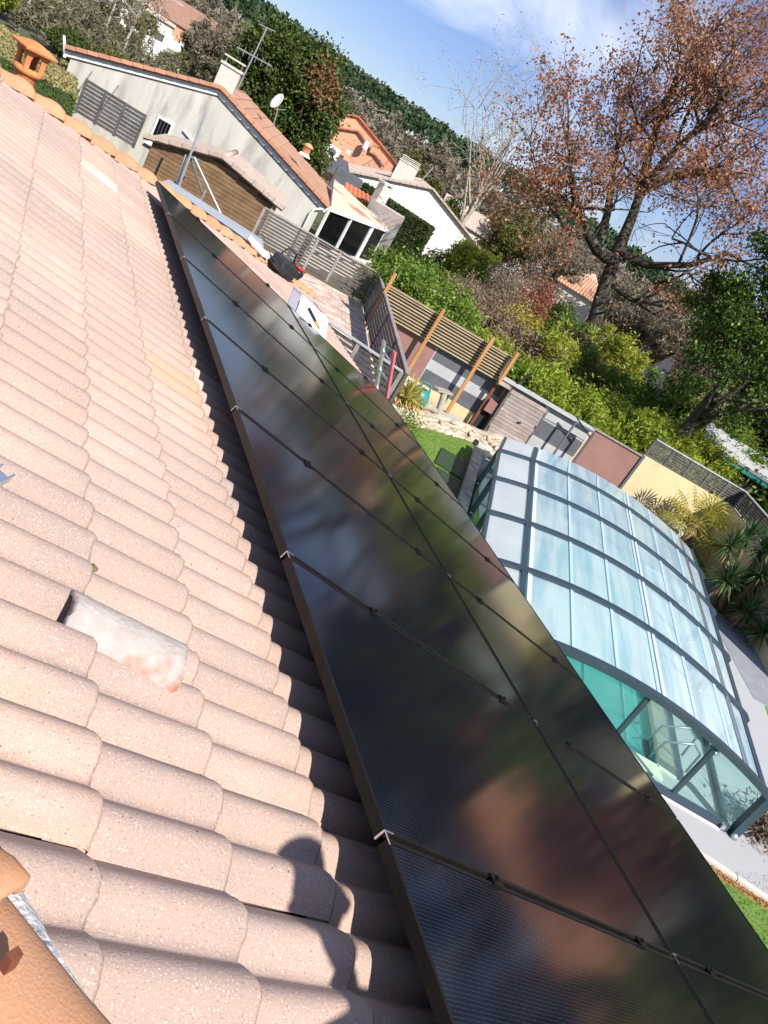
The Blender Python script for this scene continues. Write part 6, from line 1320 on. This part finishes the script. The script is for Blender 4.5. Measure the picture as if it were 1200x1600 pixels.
# ---- fan palm
M_frond = leafmat('fan_frond', (0.30, 0.28, 0.03), (0.52, 0.45, 0.08), .35); M_ptrunk = mat('palm_fibre', (0.14, 0.09, 0.05), (0.26, 0.18, 0.10), 14, .95, .8, 40)
fp = thing('fan_palm', 'short fan palm with yellowish fronds against the yellow wall', 'palm', (18.9, 14.9, 0)); pc = Vector((18.75, 14.75, 0))
MB().tube([pc - zup * .1, pc + zup * .5, pc + zup * .95], [.17, .15, .13], 10).build('trunk', M_ptrunk, fp, True)
rr = random.Random(3)
for k in range(27):
    az = k * 2.399; el = R(rr.uniform(-25, 75)) if k > 6 else R(rr.uniform(-40, 0)); L = rr.uniform(.5, .9); d = Vector((math.cos(az) * math.cos(el), math.sin(az) * math.cos(el), math.sin(el))); h0 = pc + zup * .95; hub = h0 + d * L - zup * .06
    side = d.cross(zup).normalized(); upv = side.cross(d).normalized(); mb = MB(); mb.tube([h0, h0 + d * L * .5 + zup * .03, hub], [.012, .010, .008], 4)
    fl = rr.uniform(.55, .78); nb = 17
    for j in range(nb):
        a = R(-125 + 250 * j / (nb - 1)); dr = (d * math.cos(a) + side * math.sin(a) + upv * .12).normalized(); tip = hub + dr * fl * (.75 + .25 * math.cos(a)) - zup * (.10 * rr.random() + .05); mid = hub + dr * fl * .55 + upv * .02; wv_ = dr.cross(upv).normalized() * .021
        mb.add([hub, mid - wv_, tip, mid + wv_], [(0, 1, 2, 3)])
    mb.build('frond', M_frond, fp)
# ---- yucca clump
M_yuc = leafmat('yucca_blade', (0.025, 0.06, 0.02), (0.07, 0.13, 0.04), .15, .35, cc=(0.20, 0.26, 0.11)); M_yd = leafmat('yucca_dead', (0.25, 0.17, 0.09), (0.34, 0.24, 0.13), .2)
yu = thing('yucca', 'dark multi-headed yucca clump beside the pool enclosure', 'yucca', (18.2, 11.6, 0))
for i, (dx, dy, h) in enumerate(((0, 0, 1.15), (.55, .25, 1.4), (-.35, .65, 1.25), (.35, -.6, .85), (.8, -.25, 1.0), (.2, .9, 1.5), (.65, .75, 1.45), (-.25, -.45, .5), (-.45, .15, .7), (.3, .35, .7), (.75, .35, .6), (.0, .5, .55), (-.1, -.85, .35), (.5, -.3, .45))):
    c0 = Vector((17.8 + dx * .35, 11.6 + dy * .35, 0)); hd_ = Vector((17.7 + dx * 1.3, 11.5 + dy * 1.3, h * 1.15)); MB().tube([c0, c0.lerp(hd_, .5) + Vector((.05, .03, .05)), hd_], [.09, .07, .06], 8).build('stem', M_ptrunk, yu, True)
    for nm, m, n, dead in (('rosette', M_yuc, 120, 0), ('dead_skirt', M_yd, 6, 1)):
        mb = MB()
        for k in range(n):
            az = rr.uniform(0, 6.283); el = R(rr.uniform(-30, 85)) if not dead else R(rr.uniform(-80, -45)); L = rr.uniform(.5, .78); d = Vector((math.cos(az) * math.cos(el), math.sin(az) * math.cos(el), math.sin(el))); sd_ = d.cross(zup); sd_ = sd_.normalized() * .021 if sd_.length > 1e-3 else Vector((.02, 0, 0))
            m1 = hd_ + d * L * .5 + zup * .02; tp_ = hd_ + d * L - zup * (.09 * math.cos(el)); mb.add([hd_ - sd_ * .5, hd_ + sd_ * .5, m1 + sd_, m1 - sd_, tp_], [(0, 1, 2, 3), (3, 2, 4)])
        mb.build(nm, m, yu)
# ---- yellow cordyline by the terrace corner
yc = thing('yellow_sedge', 'yellow variegated strap-leaved plant beside the teal watering can', 'plant', (9.35, 16.1, 0)); M_yl = leafmat('variegated_strap', (0.34, 0.30, 0.05), (0.58, 0.50, 0.14), .3)
for i, (dx, dy, z0, s) in enumerate(((0, 0, .55, 1), (.32, .18, .5, .85), (-.3, .12, .5, .85))):
    mb = MB(); c0 = Vector((9.35 + dx, 16.15 + dy, z0))
    for k in range(70):
        az = rr.uniform(0, 6.283); el = R(rr.uniform(5, 85)); L = rr.uniform(.45, .75) * s; d = Vector((math.cos(az) * math.cos(el), math.sin(az) * math.cos(el), math.sin(el))); sd_ = d.cross(zup).normalized() * .026; m1 = c0 + d * L * .6; tp_ = c0 + d * L - zup * .16 * math.cos(el); mb.add([c0 - sd_ * .4, c0 + sd_ * .4, m1 + sd_, m1 - sd_, tp_], [(0, 1, 2, 3), (3, 2, 4)])
    mb.build('leaf_tuft', M_yl, yc); MB().tube([(c0.x, c0.y, 0), tuple(c0)], .05, 6).build('stem', M_ptrunk, yc)
shrub('small dark green shrub under the yellow strap-leaved plant', 31.0, 18.6, -15.6, .9, L_green, 900, .06, base_z=0)
shrub('dry straw plant at the near corner of the pool enclosure', 67.5, 12.3, -21.0, .7, L_brown, 700, .04, base_z=0, aspect=5)
shrub('dark low shrub under the fan palm', 52.6, 22.4, -12.6, 1.1, L_green, 1800, .07, base_z=0)
print('tiles', n_tiles)
